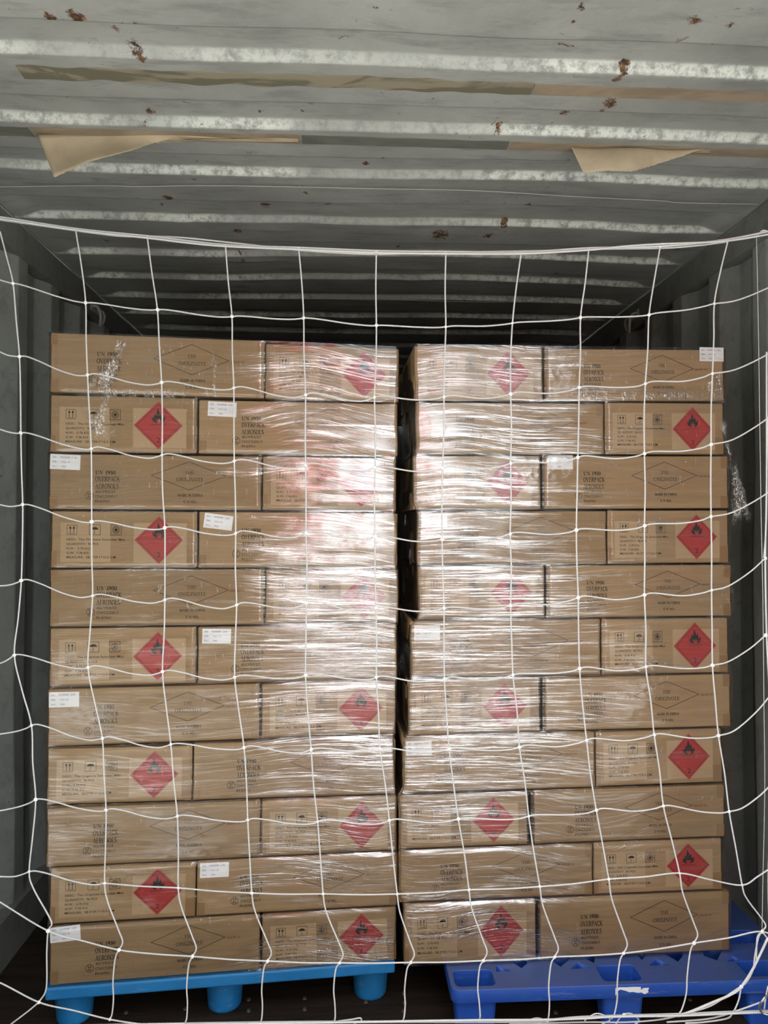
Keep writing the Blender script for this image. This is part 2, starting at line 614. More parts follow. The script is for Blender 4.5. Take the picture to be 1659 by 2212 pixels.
for px, py, rr in [(110, 40, 20), (165, 38, 25), (250, 82, 12), (285, 112, 18), (305, 125, 15), (138, 220, 18), (205, 105, 8),
                   (323, 257, 14), (562, 258, 9), (655, 258, 8), (362, 427, 16), (575, 455, 14), (515, 497, 14), (572, 445, 8),
                   (1348, 155, 18), (1335, 170, 14), (1318, 222, 20), (1298, 240, 12), (1222, 260, 14), (1076, 287, 10),
                   (1530, 103, 12), (1500, 45, 22), (1575, 55, 12), (1255, 15, 14), (1240, 45, 8), (1140, 445, 14), (1308, 460, 10),
                   (1088, 487, 14), (950, 507, 28), (1055, 508, 16), (418, 385, 9), (660, 415, 8), (860, 545, 8), (790, 368, 10),
                   (230, 533, 8), (525, 560, 8), (830, 342, 10), (350, 455, 10), (640, 400, 6), (1200, 592, 10)]:
    p = at_z(px, py, ZC)
    rad = rr / F * p.y * 1.3
    rust = np.maximum(rust, np.exp(-((XX - p.x) / rad) ** 2 - ((YY - p.y) / (rad * 1.3)) ** 2))
roof = grid_obj('ceiling', XX, YY, ZZ, M_roof, attr=(wear_light_mask, rust), flip=True)
tag(roof, kind='structure')


def side_wall(name, x, sgn):
    """sgn = +1: material side towards +x (left wall looks to +x)"""
    us, dd = [], []
    k0 = -6
    for k in range(k0, 20):
        ye = 2.458 + k * 0.272
        for off, d in ((-0.075, 0.0), (-0.004, 0.0), (0.0, 0.001), (0.062, 0.036), (0.066, 0.037), (0.132, 0.037), (0.136, 0.036), (0.193, 0.002)):
            us.append(ye + off)
            dd.append(d)
    us, dd = np.array(us), np.array(dd)
    keep = (us > Y0) & (us < Y1)
    us, dd = us[keep], dd[keep]
    uf = np.linspace(Y0, Y1, 1200)
    df = np.interp(uf, us, dd)
    zs = np.linspace(0.0, ZC - 0.03, 60)
    UU, ZZ_ = np.meshgrid(uf, zs)
    D = np.tile(df, (len(zs), 1)) + (vnoise(UU * 3, ZZ_ * 2.5, 21 + sgn) - .5) * 0.016
    X = x - sgn * (0.010 + D)
    rustm = np.exp(-(ZZ_ / 0.25) ** 2) * 0.35 * vnoise(UU * 9, ZZ_ * 9, 4)
    o = grid_obj(name, X, UU, ZZ_, M_wall, attr=(np.zeros_like(X), rustm), flip=(sgn < 0))
    tag(o, kind='structure')
    return o


wl = side_wall('wall_left', XL, 1)
wr = side_wall('wall_right', XR, -1)
# back wall, corrugated
uf = np.linspace(XL - .04, XR + .04, 500)
df = 0.02 * np.clip(np.sin(uf * 2 * math.pi / .27) * 2.2, -1, 1)
UU, ZZ_ = np.meshgrid(uf, np.linspace(0, ZC, 8))
bw = grid_obj('wall_back', UU, Y1 + np.tile(df, (8, 1)), ZZ_, M_wall, attr=(UU * 0, UU * 0), flip=False)
tag(bw, kind='structure')

# top side rails and bottom rails
for i, (x, s) in enumerate(((XL, 1), (XR, -1))):
    mb = MB()
    xa, xb = sorted((x, x - s * 0.06))
    mb.box((xa, Y0, ZC - 0.108), (xb, Y1, ZC - 0.004))
    mb.box((min(x + s * .030, x - s * .062), Y0, ZC + 0.034), (max(x + s * .030, x - s * .062), Y1, ZC + 0.046))
    mb.box((min(x - s * .062, x - s * .050), Y0, ZC - 0.05), (max(x - s * .062, x - s * .050), Y1, ZC + 0.04))
    o = mb.build('trim_%d' % (i + 1), M_rail)
    tag(o, kind='structure')
    mb = MB()
    xa, xb = sorted((x + s * 0.010, x - s * 0.06))
    mb.box((xa, Y0, 0.0), (xb, Y1, 0.15 if s > 0 else 0.10))
    o = mb.build('baseboard_left' if s > 0 else 'baseboard_right', M_rail)
    tag(o, kind='structure')

# plywood floor sheets with screws
fl = MB()
fl.box((XL - .06, Y0, -0.06), (XR + .06, Y1, -0.02))
floor = fl.build('floor', M_floor)
tag(floor, kind='structure')
sheets = [(Y0, 1.78), (1.785, 2.052), (2.056, 3.27), (3.275, 4.5), (4.505, 5.75), (5.755, Y1)]
for a, b in sheets:
    mb = MB()
    mb.box((XL - .055, a, -0.021), (XR + .055, b, 0.0))
    mb.build('plywood_sheet', M_floor, floor)
sm = None
for px, py in [(537, 2160), (537, 2184), (658, 2157), (658, 2181), (790, 2165), (872, 2147), (874, 2167), (272, 2188), (1330, 2185), (1490, 2160), (400, 2180), (1200, 2188), (872, 2185)]:
    p = at_z(px, py, 0.0)
    if sm is None:
        bm = bmesh.new()
        bmesh.ops.create_cone(bm, cap_ends=True, segments=12, radius1=0.0065, radius2=0.005, depth=0.004)
        bmesh.ops.translate(bm, verts=bm.verts, vec=(0, 0, 0.002))
        sm = bpy.data.meshes.new('screw')
        bm.to_mesh(sm)
        bm.free()
        sm.materials.append(M_metal)
        M_screw = mat('rusty_screw', (0.10, 0.075, 0.06), 0.6, 0.4)
        sm.materials[0] = M_screw
    o = bpy.data.objects.new('screw', sm)
    o.location = p
    COL.objects.link(o)
    o.parent = floor

# ground outside the open door end; unseen walls added to shape the film's reflections
mb = MB()
mb.box((-14, -22, -0.25), (14, Y0, -0.06))
M_conc = mat('pale_concrete', (0.50, 0.49, 0.46), 0.85)
o = mb.build('ground', M_conc)
tag(o, kind='structure')
M_dark = mat('dark_brown_added_wall', (0.075, 0.06, 0.045), 0.9)  # unseen dark walls, added to keep parts of the film's reflection dim
for nm, x0, x1 in (('wall_added_dark', -7.0, 0.16), ('wall_added_dark', 2.45, 8.0)):
    mb = MB()
    mb.box((x0, -4.1, -0.06), (x1, -3.5, 6.5))
    o = mb.build(nm, M_dark)
    tag(o, kind='structure')
M_redc = mat('red_added_wall', (0.88, 0.10, 0.09), 0.6)  # unseen red wall, added for the pink streaks reflected in the film
mb = MB()
x = -2.0
while x < 0.92:
    mb.box((x, -8.6, -0.06), (min(x + .14, .95), -7.0, 6.2))
    mb.box((x + .14, -8.6, -0.06), (min(x + .28, .95), -7.04, 6.2))
    x += .28
o = mb.build('wall_added_red', M_redc)
tag(o, kind='structure')

# ------------------------------------------------------------------ stretched serif letters
def arc(cx, cy, rx, ry, a0, a1, n=12):
    return [(cx + rx * math.cos(math.radians(a0 + (a1 - a0) * i / n)), cy + ry * math.sin(math.radians(a0 + (a1 - a0) * i / n))) for i in range(n + 1)]


# glyph: width, [(weight, polyline)]; weight t thick, n thin, s serif
def ser(x, y, w=.2):
    return ('n', [(x - w / 2, y), (x + w / 2, y)])


G = {
    'T': (.72, [('t', [(.36, 0), (.36, 1)]), ('n', [(.04, .97), (.68, .97)]), ('n', [(.04, .97), (.04, .8)]), ('n', [(.68, .97), (.68, .8)]), ser(.36, .02, .28)]),
    'H': (.84, [('t', [(.2, 0), (.2, 1)]), ('t', [(.66, 0), (.66, 1)]), ('n', [(.2, .52), (.66, .52)]), ser(.2, .02, .28), ser(.2, .98, .28), ser(.66, .02, .28), ser(.66, .98, .28)]),
    'E': (.70, [('t', [(.2, 0), (.2, 1)]), ('n', [(.06, .98), (.6, .98), (.6, .8)]), ('n', [(.06, .02), (.62, .02), (.64, .22)]), ('n', [(.2, .52), (.46, .52)]), ('n', [(.46, .42), (.46, .62)])]),
    'O': (.84, [('t', arc(.42, .5, .33, .48, 110, 250)), ('t', arc(.42, .5, .33, .48, -70, 70)), ('n', arc(.42, .5, .33, .48, 70, 110, 4)), ('n', arc(.42, .5, .33, .48, 250, 290, 4))]),
    'R': (.80, [('t', [(.2, 0), (.2, 1)]), ('n', [(.06, .98), (.4, .98)]), ('t', arc(.38, .74, .22, .24, 90, -90, 8)), ('n', [(.2, .5), (.38, .5)]), ('t', [(.4, .5), (.68, .02)]), ser(.2, .02, .28), ser(.72, .02, .16)]),
    'I': (.36, [('t', [(.18, 0), (.18, 1)]), ser(.18, .02, .28), ser(.18, .98, .28)]),
    'G': (.84, [('t', arc(.44, .5, .35, .48, 75, 285)), ('n', arc(.44, .5, .35, .48, 35, 75, 5)), ('n', arc(.44, .5, .35, .48, 285, 320, 4)), ('t', [(.70, .05), (.70, .42)]), ser(.70, .44, .26)]),
    'N': (.86, [('n', [(.2, 0), (.2, 1)]), ('n', [(.68, 0), (.68, 1)]), ('t', [(.17, 1), (.68, .0)]), ser(.2, .02, .24), ser(.14, .98, .2), ser(.68, .98, .24)]),
    'U': (.84, [('t', [(.2, 1), (.2, .3)] + arc(.42, .3, .22, .28, 180, 270, 6)), ('n', arc(.42, .3, .24, .28, 270, 360, 6) + [(.66, 1)]), ser(.2, .98, .28), ser(.66, .98, .24)]),
    'V': (.80, [('t', [(.12, 1), (.42, 0)]), ('n', [(.42, 0), (.70, 1)]), ser(.12, .98, .24), ser(.70, .98, .2)]),
    'P': (.72, [('t', [(.2, 0), (.2, 1)]), ('n', [(.06, .98), (.4, .98)]), ('t', arc(.38, .72, .22, .26, 90, -90, 8)), ('n', [(.2, .46), (.38, .46)]), ser(.2, .02, .28)]),
    'A': (.82, [('n', [(.12, 0), (.4, 1)]), ('t', [(.4, 1), (.70, 0)]), ('n', [(.22, .34), (.58, .34)]), ser(.12, .02, .22), ser(.70, .02, .26)]),
    'C': (.78, [('t', arc(.44, .5, .35, .48, 75, 285)), ('n', arc(.44, .5, .35, .48, 35, 75, 5)), ('n', arc(.44, .5, .35, .48, 285, 325, 5)), ('n', [(.72, .74), (.72, .97)])]),
    'K': (.82, [('t', [(.2, 0), (.2, 1)]), ('n', [(.22, .42), (.64, .98)]), ('t', [(.36, .58), (.70, .02)]), ser(.2, .02, .28), ser(.2, .98, .28), ser(.66, .98, .2), ser(.72, .02, .2)]),
    'S': (.62, [('t', arc(.31, .74, .2, .23, 60, 230, 8) + arc(.31, .27, .22, .25, 60, -50, 8)), ('n', arc(.31, .27, .22, .25, -50, -150, 6)), ('n', arc(.31, .74, .2, .23, 20, 60, 3)), ('n', [(.52, .75), (.52, .96)]), ('n', [(.1, .06), (.1, .28)])]),
    'L': (.68, [('t', [(.2, 0), (.2, 1)]), ('n', [(.06, .02), (.58, .02), (.62, .26)]), ser(.2, .98, .28)]),
    'M': (1.0, [('n', [(.18, 0), (.18, 1)]), ('t', [(.82, 0), (.82, 1)]), ('t', [(.18, 1), (.5, .05)]), ('n', [(.5, .05), (.82, 1)]), ser(.18, .02, .22), ser(.82, .02, .26), ser(.14, .98, .2), ser(.86, .98, .2)]),
    'D': (.84, [('t', [(.2, 0), (.2, 1)]), ('n', [(.06, .98), (.36, .98)]), ('n', [(.06, .02), (.36, .02)]), ('t', arc(.36, .5, .36, .48, 90, -90, 12))]),
    '1': (.5, [('t', [(.27, 0), (.27, 1)]), ('n', [(.27, .98), (.1, .82)]), ser(.27, .02, .32)]),
    '9': (.56, [('t', arc(.27, .70, .2, .28, 0, 360, 16)), ('t', arc(.2, .62, .28, .6, 20, -60, 7))]),
    '5': (.54, [('n', [(.44, .95), (.16, .95), (.12, .55)]), ('t', arc(.24, .32, .22, .28, 110, -110, 10)), ('t', [(.14, .97), (.44, .97)])]),
    '0': (.56, [('t', arc(.28, .5, .2, .48, 120, 240)), ('t', arc(.28, .5, .2, .48, -60, 60)), ('n', arc(.28, .5, .2, .48, 60, 120, 5)), ('n', arc(.28, .5, .2, .48, 240, 300, 5))]),
    '/': (.4, [('n', [(.04, 0), (.36, 1)])]),
    '.': (.26, [('t', [(.12, .0), (.12, .12)])]),
    ':': (.26, [('t', [(.12, .0), (.12, .12)]), ('t', [(.12, .5), (.12, .62)])]),
    ' ': (.34, []),
}


def serif_text(mb, s, x0, x1, base, cap, y, bold=False, mi=0):
    tot = sum(G[c_][0] for c_ in s)
    kx = (x1 - x0) / tot
    x = x0
    wt, wn = (.20, .085) if bold else (.125, .055)
    for c_ in s:
        w, st = G[c_]
        for kind, pl in st:
            mb.line2([(x + p[0] * kx, base + p[1] * cap) for p in pl], (wt if kind == 't' else wn) * cap, y, mi)
        x += w * kx


_txt = {}


def sans_text(mb, s, x0, x1, base, cap, y, mi=0, rot=0.0, bold=0.0):
    key = (s, bold)
    if key not in _txt:
        cu = bpy.data.curves.new('txt', 'FONT')
        cu.body = s
        cu.size = 1.0
        cu.offset = bold
        cu.resolution_u = 3
        o = bpy.data.objects.new('txt', cu)
        COL.objects.link(o)
        bpy.context.view_layer.update()
        dg = bpy.context.evaluated_depsgraph_get()
        me = bpy.data.meshes.new_from_object(o.evaluated_get(dg))
        V = np.array([v.co[:] for v in me.vertices]) if len(me.vertices) else np.zeros((1, 3))
        Fs = [tuple(p.vertices) for p in me.polygons]
        bpy.data.objects.remove(o)
        bpy.data.curves.remove(cu)
        bpy.data.meshes.remove(me)
        _txt[key] = (V, Fs)
    V, Fs = _txt[key]
    mn, mx_ = V.min(0), V.max(0)
    kx = (x1 - x0) / max(1e-6, mx_[0] - mn[0])
    ky = cap / 0.73
    if cap <= 0:
        ky = kx
    P = [(x0 + (v[0] - mn[0]) * kx, y, base + v[1] * ky) for v in V]
    mb.add(P, Fs, mi)


# printed matter in metres, x from the left edge of the face, z up from its bottom
LW, LH, SW_, SH_ = 0.583, 0.155, 0.391, 0.155


def lx(p): return (p - 107.5) / 455.0 * LW
def lz(p): return (1099.5 - p) / 116.5 * LH
def sx(p): return (p - 110.0) / 314.0 * SW_
def sz(p): return (1223.0 - p) / 119.5 * SH_


PY = -0.0007
mb = MB()
cz = LH / 116.5
serif_text(mb, 'UN 1950', lx(202.8), lx(246), lz(1025), 7.0 * cz, PY, True)
serif_text(mb, 'OVERPACK', lx(202.8), lx(255.6), lz(1040.3), 9.7 * cz, PY)
serif_text(mb, 'AEROSOLS', lx(202.8), lx(253), lz(1055.6), 9.7 * cz, PY)
sans_text(mb, '4G/Y9/S/23', lx(203.5), lx(245.5), lz(1064.9), 5.6 * cz, PY)
sans_text(mb, 'CN/C520017', lx(203.5), lx(250), lz(1074.8), 5.6 * cz, PY)
sans_text(mb, 'PI:0701', lx(203.5), lx(233), lz(1085.3), 5.6 * cz, PY)
cc = (lx(191), lz(1070.5))
mb.line2(arc(cc[0], cc[1], 8.0 * cz, 8.0 * cz, 0, 360, 28), 0.0011, PY)
r_ = cz
mb.line2([(cc[0] - 2.6 * r_, cc[1] + 6 * r_), (cc[0] - 2.6 * r_, cc[1] + 1.9 * r_), (cc[0] + 1.8 * r_, cc[1] + 1.9 * r_)], 0.0014, PY)
mb.line2([(cc[0] + 2.4 * r_, cc[1] + 6 * r_), (cc[0] + 2.4 * r_, cc[1] + 1.5 * r_)], 0.0016, PY)
mb.line2([(cc[0] - 2.6 * r_, cc[1] - 6 * r_), (cc[0] - 2.6 * r_, cc[1] - 1.5 * r_)], 0.0016, PY)
mb.line2([(cc[0] - 2.6 * r_, cc[1] - 2.1 * r_), (cc[0] + 2.0 * r_, cc[1] - 2.1 * r_), (cc[0] + 2.4 * r_, cc[1] - 6 * r_)], 0.0014, PY)
mb.line2([(lx(322.5), lz(1026.5)), (lx(404.5), lz(996.2)), (lx(485), lz(1026.5)), (lx(404.5), lz(1056.8))], 0.00115, PY, 0, True)
serif_text(mb, 'THE', lx(394.6), lx(415.3), lz(1023), 6.6 * cz, PY)
serif_text(mb, 'ORIGINOTE', lx(376), lx(436.6), lz(1038), 7.2 * cz, PY)
serif_text(mb, 'MADE IN CHINA', lx(379.4), lx(434.6), lz(1070.9), 5.0 * cz, PY, True)
serif_text(mb, 'C/N NO.:', lx(392.8), lx(421.5), lz(1084.7), 4.8 * cz, PY, True)
ME_LONG = mb
mb2 = MB()
sans_text(mb2, '2026 08 1:43', lx(488.7), lx(519), lz(1030), 4.4 * cz, PY, 0, bold=0.01)
ME_DATE = mb2

mb = MB()
cs = SH_ / 119.5


def frame(x0, x1, z0, z1, w=0.0010):
    mb.line2([(x0, z0), (x1, z0), (x1, z1), (x0, z1)], w, PY, 0, True)


frame(sx(142.8), sx(163.4), sz(1153), sz(1133))
for ax in (149.5, 157.0):
    mb.line2([(sx(ax), sz(1149.3)), (sx(ax), sz(1139))], 0.0016, PY)
    mb.poly2([(sx(ax - 2.9), sz(1140.2)), (sx(ax + 2.9), sz(1140.2)), (sx(ax), sz(1134.8))], PY)
mb.line2([(sx(146.5), sz(1150.6)), (sx(160), sz(1150.6))], 0.0010, PY)
frame(sx(190), sx(213.5), sz(1153.4), sz(1131.8))
ux, uz = 201.7, 1142.8
mb.poly2([(sx(ux + 8 * math.cos(math.radians(a))), sz(uz - 6 * math.sin(math.radians(a)))) for a in range(0, 181, 15)]
         + [(sx(ux - 5.4), sz(uz - 1.2)), (sx(ux - 2.6), sz(uz)), (sx(ux), sz(uz - 1.2)), (sx(ux + 2.6), sz(uz)), (sx(ux + 5.4), sz(uz - 1.2))], PY)
mb.line2([(sx(ux), sz(uz)), (sx(ux), sz(uz + 6.6)), (sx(ux - 1), sz(uz + 8)), (sx(ux - 2.6), sz(uz + 7.4))], 0.0011, PY)
for a, b in ((2, -7.5), (5, -8), (7.4, -7)):
    mb.line2([(sx(ux + a), sz(uz + b)), (sx(ux + a - .9), sz(uz + b + 1.8))], 0.0005, PY)
frame(sx(236), sx(259), sz(1153.4), sz(1131.8))
ux, uz = 247.5, 1142.6
mb.poly2([(sx(ux + 3.1 * math.cos(math.radians(a))), sz(uz - 3.1 * math.sin(math.radians(a)))) for a in range(0, 360, 30)], PY)
for k in range(20):
    a = math.radians(k * 18 + 5)
    mb.line2([(sx(ux + 4.7 * math.cos(a)), sz(uz - 4.7 * math.sin(a))), (sx(ux + 8.6 * math.cos(a)), sz(uz - 8.6 * math.sin(a)))], 0.0010, PY)
for s, x1_, bz in (('DESC:  The Originote Sunscreen Mist', 267, 1165.4), ('QUANTITY:  96 PCS', 210.4, 1175.0), ('N.W.:  5.76 KG', 191.5, 1184.6),
                   ('G.W:  7.36 KG', 189.5, 1194.0), ('MEASURE:  58.3*39.1*15.5 CM', 247.5, 1203.2)):
    sans_text(mb, s, sx(142), sx(x1_), sz(bz), 4.9 * cs, PY, bold=0.006)
ME_SHORT = mb

# red hazard diamond with flame, bar and class number
mb = MB()
hx, hz_, hh = sx(341), sz(1164), 0.0665
mb.poly2([(hx - hh, hz_), (hx, hz_ - hh), (hx + hh, hz_), (hx, hz_ + hh)], -0.0012, 0)
hi = hh - 0.0078
mb.line2([(hx - hi, hz_), (hx, hz_ - hi), (hx + hi, hz_), (hx, hz_ + hi)], 0.00115, -0.0015, 1, True)
fl_pts = [(-2, 0), (-7, 1), (-12, 5), (-14, 10), (-13.2, 15), (-11, 11.5), (-9.6, 14), (-9.4, 19), (-7, 24), (-6.6, 19.5), (-4.8, 22), (-3.2, 27), (-3, 32),
          (-1.6, 39), (-.2, 33), (1.8, 28.5), (3.0, 24), (3.0, 20.5), (5.4, 24), (6.6, 28), (7.4, 22), (8.6, 17), (10.8, 13), (13.4, 20), (14.2, 13),
          (13.6, 8), (11.5, 3.5), (7, .6), (3.6, 0), (6.4, 5), (6.4, 9), (4.4, 6.6), (2.8, 9), (1.8, 13), (.6, 8), (-.8, 5.6), (-1.4, 9), (-2.8, 12), (-4.4, 7.5), (-4, 3.6)]
k_ = 0.00115
mb.poly2([(hx + a * k_ * 1.12, sz(1159.5) + b * k_ * 0.98) for a, b in fl_pts], -0.0015, 1)
mb.line2([(sx(324.5), sz(1162.4)), (sx(357.5), sz(1162.4))], 0.0014, -0.0015, 1)
sans_text(mb, '2', hx - 0.0055, hx + 0.0055, sz(1201), 11.6 * cs, -0.0015, 1)
ME_HAZ = mb

# white address sticker
mb = MB()
mb.add([(-0.040, -0.0013, -0.0205), (0.040, -0.0013, -0.0205), (0.040, -0.0013, 0.0205), (-0.040, -0.0013, 0.0205)], [(0, 1, 2, 3)], 0)
sans_text(mb, '品名：  90防晒喷雾（正装）', -0.034, 0.030, 0.0105, 0.0042, -0.0017, 1)
sans_text(mb, '规格：    YN23 150', -0.034, 0.012, -0.0020, 0.0042, -0.0017, 1)
sans_text(mb, 'SKU：    7840', -0.034, 0.002, -0.0145, 0.0042, -0.0017, 1)
ME_STICK = mb


def shared(mbx, name, mats):
    me = bpy.data.meshes.new(name)
    me.from_pydata(mbx.v, [], mbx.f)
    for m_ in mats:
        me.materials.append(m_)
    me.polygons.foreach_set('material_index', mbx.mi)
    me.update()
    return me


D_LONG = shared(ME_LONG, 'printed_lettering', [M_ink])
D_DATE = shared(ME_DATE, 'date_stamp', [M_date])
D_SHORT = shared(ME_SHORT, 'printed_lettering', [M_ink])
D_HAZ = shared(ME_HAZ, 'hazard_label', [M_haz, M_hazin])
D_STICK = shared(ME_STICK, 'address_sticker', [M_white, M_grey])


def child(name, me, parent, scale=(1, 1, 1), loc=(0, 0, 0), roty=0.0, label=None):
    o = bpy.data.objects.new(name, me)
    o.parent = parent
    o.location = loc
    o.scale = scale
    o.rotation_euler = (0, roty, 0)
    COL.objects.link(o)
    if label:
        o['label'] = label
    if name == 'printed_lettering':
        o['kind'] = 'stuff'
    return o


# ------------------------------------------------------------------ the two stacks
class Plane:
    def __init__(s, pxa, da, pxb, db):
        a, b = at_depth(pxa, 1130, da), at_depth(pxb, 1130, db)
        s.o = Vector((a.x, a.y, 0))
        s.t = Vector((b.x - a.x, b.y - a.y, 0)).normalized()
        s.n = Vector((s.t.y, -s.t.x, 0))          # towards the camera
        s.yaw = math.atan2(s.t.y, s.t.x)

    def uz(s, px, py, off=0.0):
        r = ray(px, py)
        k = ((s.o + s.n * off) - CAM).dot(s.n) / r.dot(s.n)
        p = CAM + r * k
        return (p - s.o).dot(s.t), p.z

    def world(s, u, v, z):                       # v = into the depth
        p = s.o + s.t * u - s.n * v
        return Vector((p.x, p.y, z))


PL = Plane(105, 1.92, 858, 2.04)
PR = Plane(880, 2.01, 1572, 2.08)

rowsL = [('L', 109, 570, 573, 861), ('S', 109, 424, 429, 859), ('L', 107, 563, 567, 856), ('S', 110, 424, 429, 858), ('L', 108, 569, 573, 860),
         ('S', 107, 422, 427, 857), ('L', 103, 560, 565, 855), ('S', 101, 413, 416, 853), ('L', 101, 561, 564, 857), ('S', 107, 421, 424, 858), ('L', 107, 561, 566, 856)]
seamL = [(717, 751), (847, 869), (976, 985), (1100, 1104), (1227, 1226), (1354, 1346), (1484, 1467), (1615, 1586), (1740, 1716), (1874, 1837), (1998, 1956), (2121, 2068)]
rowsR = [('S', 895, 1172, 1181, 1565), ('L', 898, 1305, 1308, 1563), ('S', 893, 1168, 1176, 1572), ('L', 901, 1310, 1314, 1575), ('S', 903, 1177, 1184, 1580),
         ('L', 887, 1297, 1301, 1573), ('S', 882, 1165, 1180, 1579), ('L', 871, 1286, 1289, 1561), ('S', 863, 1139, 1155, 1565), ('L', 863, 1281, 1284, 1561), ('S', 873, 1158, 1168, 1577)]
seamR = [(745, 755), (865, 866), (980, 982), (1101, 1098), (1221, 1216), (1339, 1331), (1466, 1453), (1590, 1570), (1717, 1690), (1835, 1807), (1951, 1923), (2076, 2048)]
stickL = {(1, 1): (480, 884, 0, 2), (2, 0): (141, 998, 0, 2), (3, 1): (471, 1127, 0, 7), (5, 1): (467.5, 1374, 0, 1), (6, 0): (137.5, 1512, 0, 0), (9, 1): (462, 1879, 0, 0), (10, 0): (140, 2019, 0, -3)}
stickR = {(0, 1): (1540, 769, 0, 1), (2, 1): (1211, 999, 0, 0), (3, 0): (939, 1124, 0, 0), (5, 0): (923, 1368, 0, 0), (7, 0): (906, 1617, 0, 0)}
ORD = ['topmost', 'second', 'third', 'fourth', 'fifth', 'sixth', 'seventh', 'eighth', 'ninth', 'tenth', 'bottom']
PZ = 0.137       # top of both pallets


def tape_patch(w, h, parts, parent):
    for (x0, z0, x1, z1) in parts:
        mb = MB()
        mb.box((x0, -0.0005, z0), (x1, 0.0006, z1))
        mb.build('packing_tape', M_tape, parent)


film_rows = {}


def build_stack(P, rows, seams, pxl, pxr, stickers, where, key):
    info = []
    zs = [(P.uz(pxl, a)[1], P.uz(pxr, b)[1], P.uz(pxl, a)[0], P.uz(pxr, b)[0]) for a, b in seams]
    # put the lowest seam on the pallet
    za, zb, ua, ub = zs[-1]
    zs[-1] = (PZ + 0.0005, PZ + 0.0005, ua, ub)
    for r, (first, a0, a1, b0, b1) in enumerate(rows):
        ymid = (seams[r][0] + seams[r][1] + seams[r + 1][0] + seams[r + 1][1]) / 4
        zt, zbm = zs[r], zs[r + 1]

        def zat(q, u): return q[0] + (q[1] - q[0]) * (u - q[2]) / (q[3] - q[2])
        offs = []
        for j, (pa, pb) in enumerate(((a0, a1), (b0, b1))):
            kind = 'L' if (first == 'L') == (j == 0) else 'S'
            u0, u1 = P.uz(pa, ymid)[0], P.uz(pb, ymid)[0]
            if j == 0: ustart = u0
            b_l, b_r = zat(zbm, u0), zat(zbm, u1)
            t_l, t_r = zat(zt, u0), zat(zt, u1)
            roll = math.atan2(b_r - b_l, u1 - u0)
            gap = 0.0048 if r else 0.0
            h = min(t_l - b_l, t_r - b_r) - gap - 0.0006
            if r == 0 and key == 'L' and j == 1:
                h -= 0.003
            if r == 0 and key == 'L' and j == 0:
                h += 0.002
            w = (u1 - u0)
            d = 0.391 if kind == 'L' else 0.55
            off = random.uniform(0.0, 0.006)
            offs.append((u0, u1, off))
            nm = 'cardboard_box'
            base = P.world(u0, off, b_l + (0.0006))
            o = bevelled_box(nm, (0, 0, 0), (w, d, h), 0.0035, M_card)
            o.location = base
            o.rotation_euler = (0, -roll, P.yaw)
            face = 'long side with a diamond outline and chemical number lettering' if kind == 'L' else 'short side with handling icons and a red flame diamond'
            extra = ' and white sticker' if (r, j) in stickers else ''
            lab = '%s%s, %s layer %son the %s' % ('carton showing long side with lettering' if kind == 'L' else 'carton end with red flame diamond', extra,
                                                  ORD[r], 'down ' if 0 < r < 10 else '', where)
            lab = lab.replace('carton showing long side with lettering and', 'long lettered carton with').replace('carton showing long side with lettering', 'long lettered carton')
            tag(o, lab, 'box', 'cartons stacked on the ' + where)
            bw_, bh_ = (LW, LH)
            if kind == 'L':
                sc_ = (w / LW, 1, h / LH)
                child('printed_lettering', D_LONG, o, sc_)
                child('date_stamp', D_DATE, o, sc_, label='faint red-brown date stamp')
                tw, th = 0.022, 0.036
                parts = [(0.0005, 0.001, tw, th), (w - tw, 0.001, w - 0.0005, th)]
                if r % 2 == 0 or key == 'R':
                    parts += [(0.0005, h - th * .9, tw * .8, h - 0.001), (w - tw * .9, h - th, w - .0005, h - .001)]
                tape_patch(w, h, parts, o)
            else:
                sc_ = (w / SW_, 1, h / SH_)
                child('printed_lettering', D_SHORT, o, sc_)
                child('hazard_label', D_HAZ, o, sc_, label='red diamond label with black flame and number 2')
                parts = [(0.0005, 0.001, 0.014, 0.045), (w - 0.026, 0.001, w - 0.0005, 0.050)]
                tape_patch(w, h, parts, o)
                m3 = MB()
                m3.box((w * .56, -0.0004, h * .09), (w * .93, 0.0006, h * .80))
                m3.build('clear_tape', M_clear, o)
                m3 = MB()
                m3.box((w * .06, -0.0004, h * .10), (w * .40, 0.0006, h * .80))
                m3.build('clear_tape', M_clear, o)
            if (r, j) in stickers:
                px, py, _, ang = stickers[(r, j)]
                su, szz = P.uz(px, py)
                child('address_sticker', D_STICK, o, (0.98 if key == 'L' else .92, 1, 1), (su - u0, 0, szz - b_l - 0.0006), math.radians(ang),
                      'white paper sticker with three grey printed lines')
        info.append((offs, zt, zbm))
    film_rows[key] = (info, zs)


build_stack(PL, rowsL, seamL, 105, 858, stickL, 'round-legged light blue pallet', 'L')
build_stack(PR, rowsR, seamR, 880, 1572, stickR, 'square-legged royal blue pallet', 'R')


